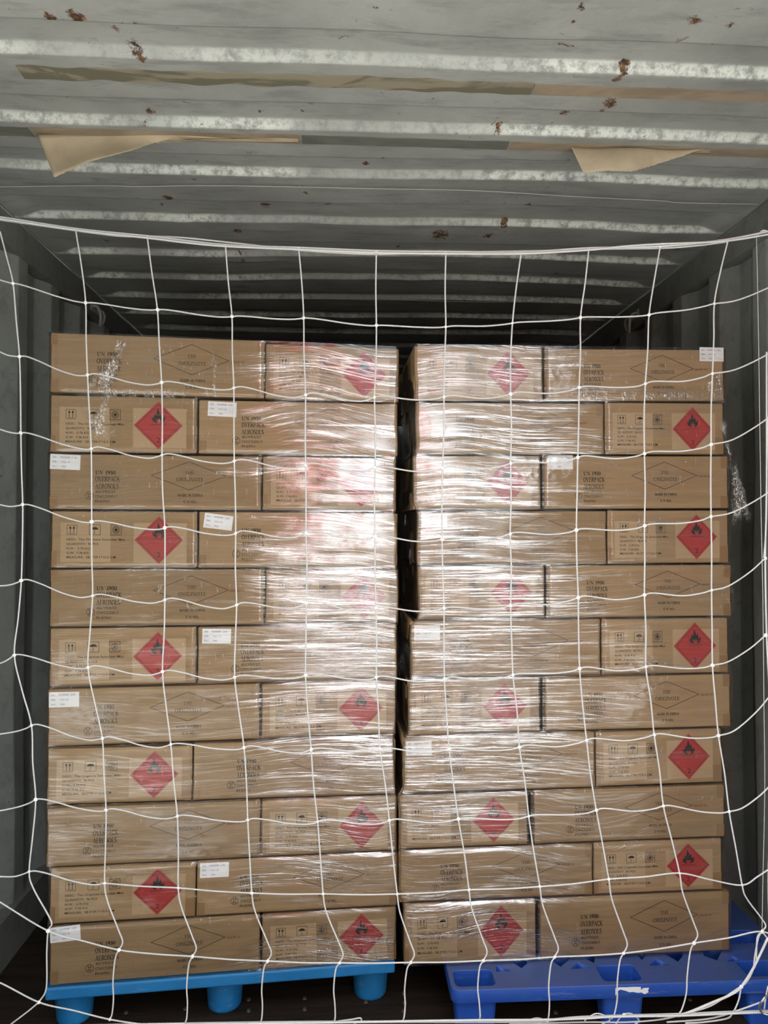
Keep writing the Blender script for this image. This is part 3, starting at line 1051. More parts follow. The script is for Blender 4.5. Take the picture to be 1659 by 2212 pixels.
# ------------------------------------------------------------------ stretch film around each stack
def build_film(P, key, label, ztop_extra=0.0):
    info, zs = film_rows[key]
    zlo = PZ + 0.004
    ztop = [max(zs[0][0], zs[0][1])]
    NZ = 520
    zz = np.linspace(0, 1, NZ)
    zl = zlo + zz * (zs[0][0] + 0.002 - zlo)
    # per height: left and right limits, smoothed between the layers
    lim_l, lim_r = np.zeros(NZ), np.zeros(NZ)
    seamz = np.array([(q[0] + q[1]) / 2 for q in zs])
    for i, z in enumerate(zl):
        r = int(np.clip(np.searchsorted(-seamz, -z) - 1, 0, 10))
        lim_l[i] = info[r][0][0][0] - (0.005 if key == 'L' else 0.0015)
        lim_r[i] = info[r][0][1][1] + (0.005 if key == 'R' else 0.0015)
    kern = np.ones(9) / 9
    lim_l = np.convolve(np.pad(lim_l, 4, 'edge'), kern, 'valid')
    lim_r = np.convolve(np.pad(lim_r, 4, 'edge'), kern, 'valid')
    side = np.linspace(0.42, 0.012, 22)
    c_ang = np.linspace(0, math.pi / 2, 7)[1:-1]
    front = np.linspace(0, 1, 330)
    cols_u, cols_v, cols_s, isf = [], [], [], []
    R_ = 0.010
    us, vs, ss = [], [], []
    V0 = -0.0065
    ncol = len(side) + 5 + len(front) + 5 + len(side)
    U = np.zeros((NZ, ncol)); V = np.zeros((NZ, ncol)); S = np.zeros((NZ, ncol)); FR = np.zeros((NZ, ncol))
    for i in range(NZ):
        a, b = lim_l[i], lim_r[i]
        u, v = [], []
        for q in side:
            u.append(a); v.append(V0 + q)
        for an in c_ang:
            u.append(a + R_ - R_ * math.cos(an)); v.append(V0 + R_ - R_ * math.sin(an))
        fu = a + R_ + front * (b - a - 2 * R_)
        u += list(fu); v += [V0] * len(front)
        for an in c_ang:
            u.append(b - R_ + R_ * math.sin(an)); v.append(V0 + R_ - R_ * math.cos(an))
        for q in side[::-1]:
            u.append(b); v.append(V0 + q)
        U[i], V[i] = u, v
    du = np.hypot(np.diff(U, axis=1), np.diff(V, axis=1))
    S[:, 1:] = np.cumsum(du, axis=1)
    fmask = np.zeros(ncol)
    f0 = len(side) + 5
    fmask[f0:f0 + len(front)] = np.minimum(1, np.minimum(front, 1 - front) * 25)
    FR = np.tile(fmask, (NZ, 1))
    Z = np.tile(zl[:, None], (1, ncol))
    # sheet tilts with the slightly leaning layers: top edge follows the two ends of the stack
    ztl, ztr = zs[0][0], zs[0][1]
    frac = np.clip((U - lim_l.mean()) / (lim_r.mean() - lim_l.mean()), 0, 1)
    Z = Z + (zz[:, None]) * (frac * (ztr - ztl))
    # relief
    rel = np.zeros_like(U)
    for q in zs[1:-1]:
        zc_ = q[0] + (q[1] - q[0]) * frac
        rel += 0.0045 * np.exp(-((Z - zc_) / 0.006) ** 2)
    for r, (offs, zt, zb) in enumerate(info):
        inrow = sstep(0, 0.01, Z - (zb[0] + zb[1]) / 2) * sstep(0, 0.01, (zt[0] + zt[1]) / 2 - Z)
        ug = (offs[0][1] + offs[1][0]) / 2
        rel += 0.0042 * np.exp(-((U - ug) / 0.006) ** 2) * inrow
    rel += (vnoise(S * 9, Z * 22, 31) - .5) * 0.0022 + (vnoise(S * 25, Z * 60, 33) - .5) * 0.0010
    V = V + np.clip(rel, -0.003, 0.0048) * FR
    Uo = U + (1 - FR) * (vnoise(S * 14, Z * 18, 41) - .5) * 0.006
    # how many layers / how strongly creased (red), crinkled (green), reflectance raised to whiten the glare (blue)
    dens = 0.35 + 0.65 * sstep(.30, .62, vnoise(S * 2.2, Z * 7, 51))
    crink = np.zeros_like(U)
    if key == 'L':
        front_u = (U - lim_l.mean()) / (lim_r.mean() - lim_l.mean())
        right = sstep(0.50, 0.66, front_u + (vnoise(S * 4, Z * 25, 61) - .5) * .22)
        dens = dens * (0.05 + 0.95 * right)
        rag = (vnoise(S * 3, Z * 45, 71) - .5) * .16
        glare_boost = sstep(.64, .74, front_u + rag) * (1 - sstep(.93, 1.0, front_u + rag * .4)) * sstep(P.uz(700, 1560)[1], P.uz(700, 1380)[1], Z) * (1 - sstep(P.uz(700, 980)[1], P.uz(700, 880)[1], Z))
        ztop_cut = P.uz(600, 762)[1]
        dens *= np.where(Z > ztop_cut, 0.25, 1.0)
        z1 = P.uz(200, 740)[1]; z2 = P.uz(200, 860)[1]
        crink = np.maximum(crink, 0.55 * sstep(0.12, 0.0, np.abs(Z - (z1 * .4 + z2 * .6))) * sstep(.42, .3, front_u))
    else:
        front_u = (U - lim_l.mean()) / (lim_r.mean() - lim_l.mean())
        right = 1 - sstep(0.34, 0.62, front_u + (vnoise(S * 4, Z * 25, 61) - .5) * .3)
        dens = dens * (0.18 + 0.82 * right)
        rag = (vnoise(S * 3, Z * 45, 71) - .5) * .16
        glare_boost = (1 - sstep(.06, .20, front_u + rag)) * sstep(P.uz(900, 1260)[1], P.uz(900, 1180)[1], Z) * (1 - sstep(P.uz(900, 920)[1], P.uz(900, 860)[1], Z))
        z1 = P.uz(1300, 780)[1]; z2 = P.uz(1300, 870)[1]
        crink = np.maximum(crink, 0.6 * np.exp(-((Z - (z1 * .3 + z2 * .7)) / 0.06) ** 2))
    X = P.o.x + P.t.x * Uo - P.n.x * V
    Y = P.o.y + P.t.y * Uo - P.n.y * V
    o = grid_obj('stretch_film', X, Y, Z, M_film, uv=(S + (0 if key == 'L' else 5.0), Z), attr=(np.clip(dens, 0, 1), np.clip(crink, 0, 1), np.clip(glare_boost * sstep(.25, .5, vnoise(S * 5, Z * 60, 81)), 0, 1)), attrname='dens')
    tag(o, label, 'plastic film', 'stretch film wrapped around the pallet loads')
    return o


filmL = build_film(PL, 'L', 'clear shiny stretch film wrapped around the cartons on the round-legged light blue pallet')
filmR = build_film(PR, 'R', 'clear shiny stretch film wrapped around the cartons on the square-legged royal blue pallet')


def crumple(name, P, left, right, off, parent, amp=0.006, nu=26, nv=110, seed=1, fold=1.0):
    """left/right: polylines of pixels down the two edges of a bunched piece of film"""
    def samp(poly, n):
        pts = [Vector((p[0], p[1])) for p in poly]
        return [pts[min(int(k * (len(pts) - 1) / n), len(pts) - 2)].lerp(pts[min(int(k * (len(pts) - 1) / n), len(pts) - 2) + 1],
                k * (len(pts) - 1) / n - min(int(k * (len(pts) - 1) / n), len(pts) - 2)) for k in range(n + 1)]
    a, b = samp(left, nv), samp(right, nv)
    X = np.zeros((nv + 1, nu + 1)); Y = X.copy(); Z = X.copy(); U = X.copy(); V = X.copy()
    for i in range(nv + 1):
        for j in range(nu + 1):
            p = a[i].lerp(b[i], j / nu)
            u, z = P.uz(p.x, p.y, off)
            n1 = noise.noise(Vector((u * 130 + seed, z * 16, seed))) + .5 * noise.noise(Vector((u * 260, z * 60 + seed, 3)))
            n2 = noise.noise(Vector((u * 70, z * 60 + 9, seed + 5)))
            e_ = min(1, min(j, nu - j) / 3 + .3)
            w = P.world(u + n2 * amp * .5, -off - abs(n1) * amp * fold * e_, z + n2 * amp * .3)
            X[i, j], Y[i, j], Z[i, j] = w
            U[i, j], V[i, j] = u + seed, z
    d = np.full_like(X, .35)
    jj, ii = np.meshgrid(np.linspace(0, 1, nu + 1), np.linspace(0, 1, nv + 1))
    g_ = sstep(.25, .62, vnoise(U * 70, Z * 14, seed)) * sstep(0, .25, jj) * sstep(0, .25, 1 - jj) * sstep(0, .12, 1 - ii) * sstep(0, .08, ii)
    g_ = np.maximum(g_, 0.06)
    o = grid_obj(name, X, Y, Z, M_film2, parent, uv=(U, V), attr=(d, g_), attrname='dens')
    o.data.polygons.foreach_set('use_smooth', np.zeros(len(o.data.polygons), dtype=bool))
    o['label'] = 'bunched crinkled fold of clear film'
    return o


crumple('film_fold', PL, [(252, 722), (225, 790), (185, 830), (168, 870), (190, 925), (196, 955)],
        [(283, 722), (262, 790), (250, 830), (240, 880), (252, 930), (258, 950)], 0.012, filmL, 0.010, seed=2)
crumple('film_fold', PL, [(462, 745), (447, 800), (436, 840), (446, 862)], [(480, 748), (468, 800), (470, 840), (478, 862)], 0.010, filmL, 0.008, nu=16, nv=70, seed=5)
crumple('film_fold', PL, [(150, 838), (150, 848), (150, 858)], [(440, 842), (440, 853), (440, 862)], 0.008, filmL, 0.006, nu=150, nv=10, seed=9)
crumple('film_tail', PR, [(1545, 900), (1560, 940), (1572, 985), (1579, 1045), (1577, 1110), (1574, 1150)],
        [(1568, 905), (1578, 948), (1590, 990), (1604, 1040), (1618, 1085), (1632, 1130)], 0.004, filmR, 0.010, nu=30, nv=110, seed=13)
crumple('film_fold', PR, [(1520, 830), (1525, 850), (1530, 870)], [(1562, 800), (1566, 850), (1568, 880)], 0.008, filmR, 0.008, nu=22, nv=50, seed=17)
crumple('film_fold', PR, [(1190, 845), (1190, 855), (1190, 864)], [(1560, 846), (1560, 856), (1560, 866)], 0.008, filmR, 0.006, nu=160, nv=10, seed=19)


# ------------------------------------------------------------------ pallets
def tapered_leg(name, cx, cy, r0, r1, z0, z1, m, parent, sides=36):
    vs, fs = [], []
    rings = [(r0, z1), (r0 * .995, z1 - .01), (r1 * 1.02, z0 + 0.012), (r1, z0 + 0.004), (r1 * .93, z0), (0.001, z0)]
    for r, z in rings:
        for k in range(sides):
            a = 2 * math.pi * k / sides
            vs.append((cx + r * math.cos(a), cy + r * math.sin(a), z))
    for i in range(len(rings) - 1):
        for k in range(sides):
            k2 = (k + 1) % sides
            fs.append((i * sides + k, (i + 1) * sides + k, (i + 1) * sides + k2, i * sides + k2))
    return mesh_obj(name, vs, fs, m, parent, True)


palL = empty('plastic_pallet', PL.world(0, 0, 0), PL.yaw)
tag(palL, 'light blue plastic pallet with flat smooth lip and round tapered legs', 'pallet', 'blue plastic pallets')
uL, uR = PL.uz(98, 2118)[0], PL.uz(853, 2072)[0]
bevelled_box('deck', (uL, -0.006, PZ - 0.034), (uR, 0.99, PZ), 0.006, M_blue1, palL, 3)
lu = [PL.uz(px, py, -0.09)[0] for px, py in ((163, 2175), (486, 2165), (799, 2130))]
for j in range(3):
    for i in range(3):
        tapered_leg('leg', lu[i], 0.085 + j * 0.41, 0.054, 0.047, 0.0, PZ - 0.033, M_blue1, palL)

# royal blue pallet: deck plate cut with holes and cups
ca, cb = at_z(976, 2140, PZ), at_z(1659, 2116, PZ)
yawR = math.atan2(cb.y - ca.y, cb.x - ca.x)
palR = empty('plastic_pallet', (ca.x, ca.y, 0), yawR)
tag(palR, 'royal blue plastic pallet with cut-out deck, leg cups and square legs', 'pallet', 'blue plastic pallets')
inv = Matrix.Rotation(-yawR, 3, 'Z')


def loc(px, py):
    p = at_z(px, py, PZ)
    q = inv @ Vector((p.x - ca.x, p.y - ca.y, 0))
    return (q.x, q.y)


PWID, PDEP = 0.99, 1.10


def rrect(x0, y0, x1, y1, r, n=5):
    pts = []
    for cx, cy, a0 in ((x1 - r, y1 - r, 0), (x0 + r, y1 - r, 90), (x0 + r, y0 + r, 180), (x1 - r, y0 + r, 270)):
        for k in range(n + 1):
            a = math.radians(a0 + 90 * k / n)
            pts.append((cx + r * math.cos(a), cy + r * math.sin(a)))
    return pts


cups = []
cx_list = [0.068, 0.472, 0.876]
for i, cx in enumerate(cx_list):
    for j, cy in enumerate((0.050, 0.55, 1.05)):
        cups.append((cx - 0.056, cy - 0.036, cx + 0.056, cy + 0.036))
extra_cup = (0.80, 0.165, 0.96, 0.235)
holes = []
for poly in ([(1069.5, 2082), (1109, 2098), (1071, 2099)], [(1090, 2068), (1137, 2070), (1140, 2081), (1127, 2092)],
             [(1246, 2077), (1283, 2091), (1230, 2094)], [(1178, 2066), (1232, 2066), (1228, 2075), (1211, 2089)],
             [(1246, 2062), (1286, 2060), (1285, 2081)], [(1415, 2069), (1452, 2085), (1400, 2086)],
             [(1370, 2056), (1402, 2056), (1387, 2075)], [(1418, 2050), (1475, 2050), (1476, 2065.5), (1465, 2078)],
             [(1514, 2047), (1564, 2047), (1550, 2075), (1520, 2065)], [(1582, 2063.5), (1603, 2075), (1568, 2078)]):
    holes.append([loc(*p) for p in poly])
# more cut-outs further back under the load
for i in range(5):
    for j in range(4):
        x0, y0 = 0.14 + i * 0.15, 0.34 + j * 0.19
        if any(c[0] - .03 < x0 + .04 < c[2] + .03 and c[1] - .05 < y0 + .04 < c[3] + .05 for c in cups):
            continue
        holes.append([(x0, y0), (x0 + .09, y0), (x0 + .045, y0 + .08)])
cu = bpy.data.curves.new('deck_outline', 'CURVE')
cu.dimensions = '2D'
cu.fill_mode = 'BOTH'
cu.extrude = 0.0165
cu.bevel_depth = 0.002
cu.bevel_resolution = 1
for pts in [rrect(0.002, 0.002, PWID, PDEP, 0.022)] + [rrect(*c, 0.016) for c in cups + [extra_cup]] + holes:
    sp = cu.splines.new('POLY')
    sp.points.add(len(pts) - 1)
    for k, p in enumerate(pts):
        sp.points[k].co = (p[0], p[1], 0, 1)
    sp.use_cyclic_u = True
tmp = bpy.data.objects.new('deck_outline', cu)
COL.objects.link(tmp)
bpy.context.view_layer.update()
dme = bpy.data.meshes.new_from_object(tmp.evaluated_get(bpy.context.evaluated_depsgraph_get()))
bpy.data.objects.remove(tmp)
dme.name = 'deck'
dme.materials.clear()
dme.materials.append(M_blue2)
dk = bpy.data.objects.new('deck', dme)
dk.location = (0, 0, PZ - 0.0185)
dk.parent = palR
COL.objects.link(dk)


def loft(name, rings, m, parent, cap_last=True, thick=None):
    n = len(rings[0][0])
    vs, fs = [], []
    for pts, z in rings:
        vs += [(p[0], p[1], z) for p in pts]
    for i in range(len(rings) - 1):
        for k in range(n):
            k2 = (k + 1) % n
            fs.append((i * n + k, (i + 1) * n + k, (i + 1) * n + k2, i * n + k2))
    if cap_last:
        fs.append(tuple((len(rings) - 1) * n + k for k in range(n)))
    return mesh_obj(name, vs, fs, m, parent, False)


def shrink(c, k, r):
    return rrect(c[0] + k, c[1] + k * .6, c[2] - k, c[3] - k * .6, r)


for c in cups:
    # hollow nesting cup and the leg around it, one moulded piece
    out = (c[0] - 0.002, c[1] - 0.002, c[2] + 0.002, c[3] + 0.002)
    rings = [(shrink(c, 0, .016), PZ - 0.001), (shrink(c, .004, .015), PZ - .02), (shrink(c, .012, .012), 0.012)]
    rings += [(shrink(c, .013, .012), 0.010)]
    loft('leg_cup', rings, M_blue2, palR)
    rings = [(shrink(out, 0, .016), PZ - 0.034), (shrink(out, .008, .014), 0.006), (shrink(out, .010, .012), 0.0)]
    loft('leg', rings, M_blue2, palR)
rings = [(shrink(extra_cup, 0, .016), PZ - 0.001), (shrink(extra_cup, .010, .014), PZ - .045), (shrink(extra_cup, .014, .012), PZ - .05)]
loft('leg_cup', rings, M_blue2, palR)
# torn white sticker on the lip
tm = MB()
top = [(1329, 2134), (1338, 2132), (1352, 2132), (1368, 2131), (1384, 2131), (1384.6, 2138), (1388, 2134), (1394, 2133), (1402, 2133)]
bot = [(1329, 2150), (1331, 2147), (1334, 2140), (1340, 2137), (1352, 2140), (1360, 2143), (1366, 2142), (1378, 2144), (1385, 2143), (1392, 2147), (1396, 2145), (1401, 2142), (1399, 2139)]
tp = []
for p in top + bot[::-1]:
    w_ = at_y(p[0], p[1], ca.y + (cb.y - ca.y) * .5)
    q = inv @ Vector((w_.x - ca.x, w_.y - ca.y, 0))
    tp.append((q.x, min(w_.z, PZ - .003)))
tm.poly2(tp, 0.0, 0)
so = tm.build('torn_sticker', M_white, palR)
so.location = (0, -0.0012, 0)
so['label'] = 'torn remains of a white paper sticker on the lip'


# ------------------------------------------------------------------ ceiling remains: tapes, paper, twine
def ceil_strip(pxs, ylo, yhi, y0w, y1w, m, label, seed=0, rag=0.004):
    x0 = at_y(pxs[0], 200, 1.6).x if False else None
    n = 120
    vs, fs = [], []
    xa, xb = pxs
    for i in range(n + 1):
        x = xa + (xb - xa) * i / n
        r1 = noise.noise(Vector((x * 14, seed, 1))) * rag
        r2 = noise.noise(Vector((x * 14, seed + 5, 4))) * rag
        for y in (y0w + r1, y1w + r2):
            s_ = (float(vnoise(np.array([x * 3]), np.array([y * 3]), 5)[0]) - .5) * .010 + (float(vnoise(np.array([x * 7]), np.array([y * 9]), 8)[0]) - .5) * 0.0
            vs += [(x, y, ZC + s_ * .6 - 0.0006), (x, y, ZC + s_ * .6 - 0.0018)]
    for i in range(n):
        a = i * 4
        fs += [(a + 1, a + 5, a + 7, a + 3), (a, a + 4, a + 5, a + 1), (a + 3, a + 7, a + 6, a + 2)]
    o = mesh_obj('tape_strip', vs, fs, m)
    tag(o, label, 'tape', 'old tape strips stuck across the ceiling')
    return o


def cx_(px, y):                   # world x on the ceiling plane for a column at depth y
    r = ray(px, 200)
    return r.x / r.y * y


ceil_strip((cx_(42, 1.57), cx_(1150, 1.57)), 0, 0, 1.551, 1.594, M_strip_olive, 'patchy olive tape strip on the ceiling, nearest row, ragged at its ends', 1, .010)
ceil_strip((cx_(1152, 1.57), cx_(1720, 1.57)), 0, 0, 1.553, 1.592, M_strip_tan, 'plain tan tape strip continuing the nearest olive strip', 2, .002)
ceil_strip((cx_(-60, 1.81), cx_(66, 1.81)), 0, 0, 1.795, 1.836, M_strip_grey, 'short dark grey tape end beside the larger torn paper', 3, .002)
ceil_strip((cx_(70, 1.81), cx_(648, 1.81)), 0, 0, 1.792, 1.834, M_strip_tan, 'tan tape strip holding the larger torn paper', 4, .002)
ceil_strip((cx_(652, 1.81), cx_(1098, 1.81)), 0, 0, 1.795, 1.834, M_strip_grey, 'dark grey tape strip between the two torn papers', 5, .002)
ceil_strip((cx_(1102, 1.81), cx_(1720, 1.81)), 0, 0, 1.795, 1.834, M_strip_tan, 'tan tape strip holding the smaller torn paper', 6, .003)


def torn_paper(top, bot, label, ydeep, curl):
    """top/bottom outline in pixels; the sheet hangs from the tape"""
    n = 70
    rows = 10
    X = np.zeros((rows + 1, n + 1)); Y = X.copy(); Z = X.copy()

    def at(poly, s):
        k = s * (len(poly) - 1)
        i = min(int(k), len(poly) - 2)
        return Vector(poly[i]).lerp(Vector(poly[i + 1]), k - i)
    for i in range(n + 1):
        s = i / n
        a, b = at(top, s), at(bot, s)
        for j in range(rows + 1):
            f = j / rows
            p = a.lerp(b, f)
            rag = noise.noise(Vector((s * 60, 3, ydeep))) * 3.6 * (f == 1)
            yy = ydeep - 0.035 * f * (b.y - a.y) / 90 + 0.010 * math.sin(f * 3.1) * curl + .006 * math.sin(s * 9 + f * 2)
            w = at_y(p.x, p.y + rag, yy)
            X[j, i], Y[j, i], Z[j, i] = w
    Z = np.minimum(Z, ZC - 0.003)
    o = grid_obj('torn_paper', X, Y, Z, M_paper)
    md = o.modifiers.new('thick', 'SOLIDIFY')
    md.thickness = 0.0006
    tag(o, label, 'paper', 'torn kraft papers hanging from the ceiling')


torn_paper([(82, 291), (200, 290), (320, 290), (430, 290), (540, 292), (645, 296)],
           [(117, 384), (190, 350), (285, 325), (330, 309), (420, 303), (645, 298)],
           'long torn tan paper hanging from the ceiling tape over the light blue pallet stack', 1.815, 1.0)
torn_paper([(1228, 305), (1300, 306), (1370, 307), (1440, 308), (1535, 315)],
           [(1261, 375), (1310, 369), (1365, 371), (1420, 355), (1535, 317)],
           'short torn tan paper hanging from the ceiling tape over the royal blue pallet stack', 1.815, -1.0)

tw_pts = [at_z(px, py, ZC - 0.011) for px, py in [(-40, 404), (0, 403.5), (215, 401), (295, 403), (435, 401), (600, 403), (829, 408), (1029, 412), (1249, 425), (1429, 434), (1469, 438), (1640, 441)]]
o = tube('twine', resample(catmull(tw_pts, 8), 0.012), 0.0011, M_twine)
tag(o, 'thin pale twine stretched across the ceiling below the torn papers', 'twine', 'twines strung under the ceiling')
tw_pts = [at_z(px, py, ZC - 0.012) for px, py in [(225, 640), (400, 644), (640, 645), (829, 647), (1000, 652), (1180, 652)]]
o = tube('twine', resample(catmull(tw_pts, 8), 0.02), 0.0012, M_twine)
tag(o, 'thin pale twine far back under the dented ceiling grooves', 'twine', 'twines strung under the ceiling')


# lashing rings on the top side rails
def lash_ring(px, py, x, s, label):
    ang = ray(px, py)
    k = x / ang.x
    p = CAM + ang * k
    r = empty('lashing_ring', (x + s * 0.004, p.y, p.z))
    pts = [Vector(q) for q in ((0, -.030, .030), (s * .022, -.030, .024), (s * .032, -.026, -.01), (s * .026, -.010, -.042), (s * .02, .006, -.046),
                               (s * .026, .020, -.030), (s * .03, .028, .0), (s * .020, .030, .022), (0, .030, .026))]
    tube('ring_bar', resample(catmull(pts, 8), .004), 0.0062, M_hook, r, 8)
    mb = MB()
    mb.box((-.003 if s > 0 else -.001, -.045, .010), (.001 if s > 0 else .003, .045, .045))
    mb.build('mounting_plate', M_hook, r)
    tag(r, label, 'lashing ring', 'lashing rings under the top side rails')


lash_ring(203, 680, XL, 1, 'grey steel lashing ring under the rail above the light blue pallet stack')
lash_ring(1372, 695, XR, -1, 'grey steel lashing ring under the rail above the royal blue pallet stack')

# ------------------------------------------------------------------ cargo net
N = [
    [(-40, 350), (0, 500), (163, 495), (318, 511), (487, 530), (645, 536), (813, 543), (963, 545), (1126, 546), (1272, 537), (1426, 533), (1573, 518), (1720, 488)],
    [(-120, 560), (28, 612), (185, 654), (340, 669), (501, 684), (656, 687), (813, 703), (963, 706), (1107, 698), (1254, 686), (1402, 680), (1543, 656), (1705, 596)],
    [(-110, 700), (42, 770), (189, 810), (349, 826), (505, 838), (660, 853), (809, 858), (959, 857), (1103, 851), (1251, 837), (1394, 829), (1539, 807), (1700, 738)],
    [(-110, 885), (45, 935), (197, 969), (350, 983), (506, 996), (660, 1005), (810, 1010), (956, 1012), (1103, 1001), (1248, 988), (1392, 980), (1536, 960), (1695, 872)],
    [(-110, 1060), (49, 1090), (198, 1127), (356, 1140), (509, 1152), (661, 1151), (810, 1159), (955, 1165), (1102, 1153), (1245, 1145), (1392, 1136), (1536, 1116), (1690, 1040)],
    [(-110, 1265), (46, 1254), (200, 1287), (356, 1296), (511, 1307), (662, 1303), (812, 1313), (959, 1314), (1103, 1308), (1249, 1291), (1392, 1285), (1537, 1275), (1653, 1206)],
    [(-110, 1455), (31, 1415), (190, 1442), (351, 1451), (507, 1463), (660, 1458), (813, 1463), (960, 1466), (1108, 1458), (1252, 1444), (1395, 1440), (1539, 1437), (1654, 1372)],
    [(-110, 1600), (68, 1567), (221, 1595), (369, 1608), (527, 1615), (672, 1619), (821, 1618), (970, 1618), (1122, 1614), (1267, 1599), (1413, 1587), (1552, 1589), (1668, 1497)],
    [(-110, 1772), (77, 1727), (229, 1750), (383, 1763), (535, 1771), (686, 1775), (841, 1772), (990, 1769), (1142, 1763), (1288, 1750), (1433, 1741), (1575, 1753), (1670, 1690)],
    [(-110, 1887), (63, 1883), (226, 1908), (385, 1918), (544, 1929), (698, 1931), (858, 1931), (1013, 1922), (1166, 1915), (1315, 1899), (1468, 1886), (1603, 1912), (1672, 1870)],
    [(-110, 1880), (104, 2011), (257, 2052), (416, 2066), (578, 2076), (733, 2080), (887, 2079), (1044, 2075), (1198, 2067), (1347, 2059), (1499, 2037), (1646, 2012), (1730, 2060)],
]
ND = 1.755
net = empty('cargo_net', at_depth(829, 2200, ND))
tag(net, 'white knotted cord cargo net hung across both carton stacks', 'net')
ninv = Matrix.Translation(net.location).inverted()


def nd(px, py):
    return ND + 0.012 * math.sin(px / 210.0) + 0.010 * math.sin(py / 260.0 + 1)


def cord(pix, name='cord', r=0.0019, step=0.0027, braid=.13, d=0.0, n=10):
    w = [at_depth(p[0], p[1], nd(p[0], p[1]) + d) for p in catmull([Vector((a, b, 0)) for a, b in pix], n)]
    w = [ninv @ p for p in w]
    return tube(name, resample(w, step), r, M_cord, net, 6, braid)


random.seed(3)
NR = len(N)
# top rope, three strands that part and meet
top = [(-60, 463)] + [(0, 470)] + N[0][2:]
cord([(p[0], p[1] - 1) for p in top], 'top_rope', 0.0027)
cord([(-60, 466), (0, 473), (163, 497), (318, 514), (400, 524), (487, 532), (645, 539), (813, 546), (963, 548), (1126, 548), (1272, 540), (1350, 532), (1426, 527), (1573, 520), (1720, 495)], 'top_rope', 0.0024, d=-.006)
cord([(-60, 468), (0, 475), (240, 508), (318, 510), (400, 514), (487, 523), (560, 531), (645, 540), (730, 546), (813, 549), (900, 547), (1050, 544), (1200, 541), (1272, 538), (1426, 536), (1500, 531), (1573, 522)], 'top_rope', 0.0022, d=.006)
# horizontals
for r in range(1, NR):
    pix = []
    for c in range(len(N[r]) - 1):
        a, b = N[r][c], N[r][c + 1]
        pix.append(a)
        dx, dy = b[0] - a[0], b[1] - a[1]
        j = random.uniform(.7, 1.3)
        if r >= 10 or (r == 9 and c > 1):
            pix.append((a[0] + dx * .5, a[1] + dy * .5 + 1.5 * j))
        elif c <= 5:
            k = 1.0 if r > 1 else .4
            pix += [(a[0] + dx * .10, a[1] + dy * .10 - 4 * k * j), (a[0] + dx * .30, a[1] + dy * .30 - 1 * k), (a[0] + dx * .55, a[1] + dy * .55 + 6 * k * j),
                    (a[0] + dx * .80, a[1] + dy * .80 + 8 * k * j), (a[0] + dx * .94, a[1] + dy * .94 + 4 * k)]
        elif c < 11:
            k = 1.0 if r > 1 else .4
            pix += [(a[0] + dx * .14, a[1] + dy * .14 - 2 * k * j), (a[0] + dx * .55, a[1] + dy * .55 + 6 * k * j), (a[0] + dx * .85, a[1] + dy * .85 + 5 * k)]
        else:
            pix += [(a[0] + dx * .3, a[1] + dy * .12), (a[0] + dx * .7, a[1] + dy * .55)]
    pix.append(N[r][-1])
    cord(pix, n=5)
# verticals
bottoms = {1: [(84, 2165), (96, 2120)], }
low = {1: (84, 2165), 2: (237, 2202), 3: (399, 2211), 4: (561, 2211), 5: (721, 2208), 6: (868, 2208), 7: (1035, 2205), 8: (1181, 2206), 9: (1321, 2201), 10: (1464, 2193), 11: (1601, 2131)}
for c in range(1, 12):
    pix = []
    for r in range(0, NR):
        a = N[r][c]
        pix.append(a)
        b = N[r + 1][c] if r + 1 < NR else low[c]
        dx, dy = b[0] - a[0], b[1] - a[1]
        if r >= 9:
            s = 1 if r == 9 else -1
            if r == 9:
                pix += [(a[0] + dx * .22, a[1] + dy * .28), (a[0] + dx * .9 + 2, a[1] + dy * .70), (a[0] + dx * 1.0 + 8, a[1] + dy * .88)]
            else:
                pix += [(a[0] - 8, a[1] + dy * .12), (a[0] - 11 + dx * .1, a[1] + dy * .45), (a[0] + dx * .3 - 6, a[1] + dy * .70), (a[0] + dx * .75, a[1] + dy * .92)] if c > 1 else [(a[0] - 3, a[1] + dy * .3), (a[0] - 4, a[1] + dy * .8)]
        else:
            pix += [(a[0] + dx * .5 + random.uniform(-2, 2), a[1] + dy * .5)]
    pix.append(low[c])
    cord(pix, n=5)
# row 11 at lower left, then the bottom ropes and tangles
cord([(-60, 2105), (0, 2123), (84, 2165), (160, 2183), (237, 2202), (320, 2214), (420, 2222)], n=8)
cord([(84, 2165), (60, 2185), (22, 2214), (5, 2230)], n=6)
cord([(150, 2216), (560, 2209), (860, 2207), (1000, 2207), (1155, 2206), (1261, 2197), (1464, 2191), (1560, 2187), (1659, 2184), (1740, 2180)], 'bottom_rope', 0.003, n=8)
cord([(400, 2213), (700, 2209), (1000, 2204), (1155, 2203), (1261, 2200), (1330, 2196), (1464, 2194), (1560, 2190), (1659, 2186), (1740, 2184)], 'bottom_rope', 0.0026, d=-.008, n=8)
cord([(1100, 2212), (1259, 2208), (1350, 2208), (1420, 2203), (1464, 2194), (1500, 2184), (1540, 2170), (1600, 2131)], n=8)
cord([(1464, 2194), (1490, 2186), (1540, 2165), (1575, 2150), (1600, 2133), (1625, 2095), (1645, 2055), (1659, 2025)], 'bottom_rope', 0.003, n=8)
cord([(1601, 2131), (1597, 2155), (1590, 2175), (1582, 2189), (1570, 2200), (1520, 2208), (1480, 2210)], n=8)
cord([(1646, 2012), (1636, 2025), (1634, 2060), (1632, 2085), (1615, 2110), (1601, 2131)], n=8)
cord([(1655, 2160), (1630, 2170), (1590, 2184), (1560, 2194), (1520, 2202), (1440, 2208)], n=8)
cord([(1659, 2130), (1655, 2150), (1653, 2165), (1651, 2180)], n=5)
cord([(1262, 2205), (1285, 2190), (1305, 2193), (1318, 2203), (1300, 2212)], r=.0016, n=8)
cord([(1330, 2212), (1345, 2192), (1365, 2190), (1380, 2204), (1370, 2214)], r=.0016, n=8)
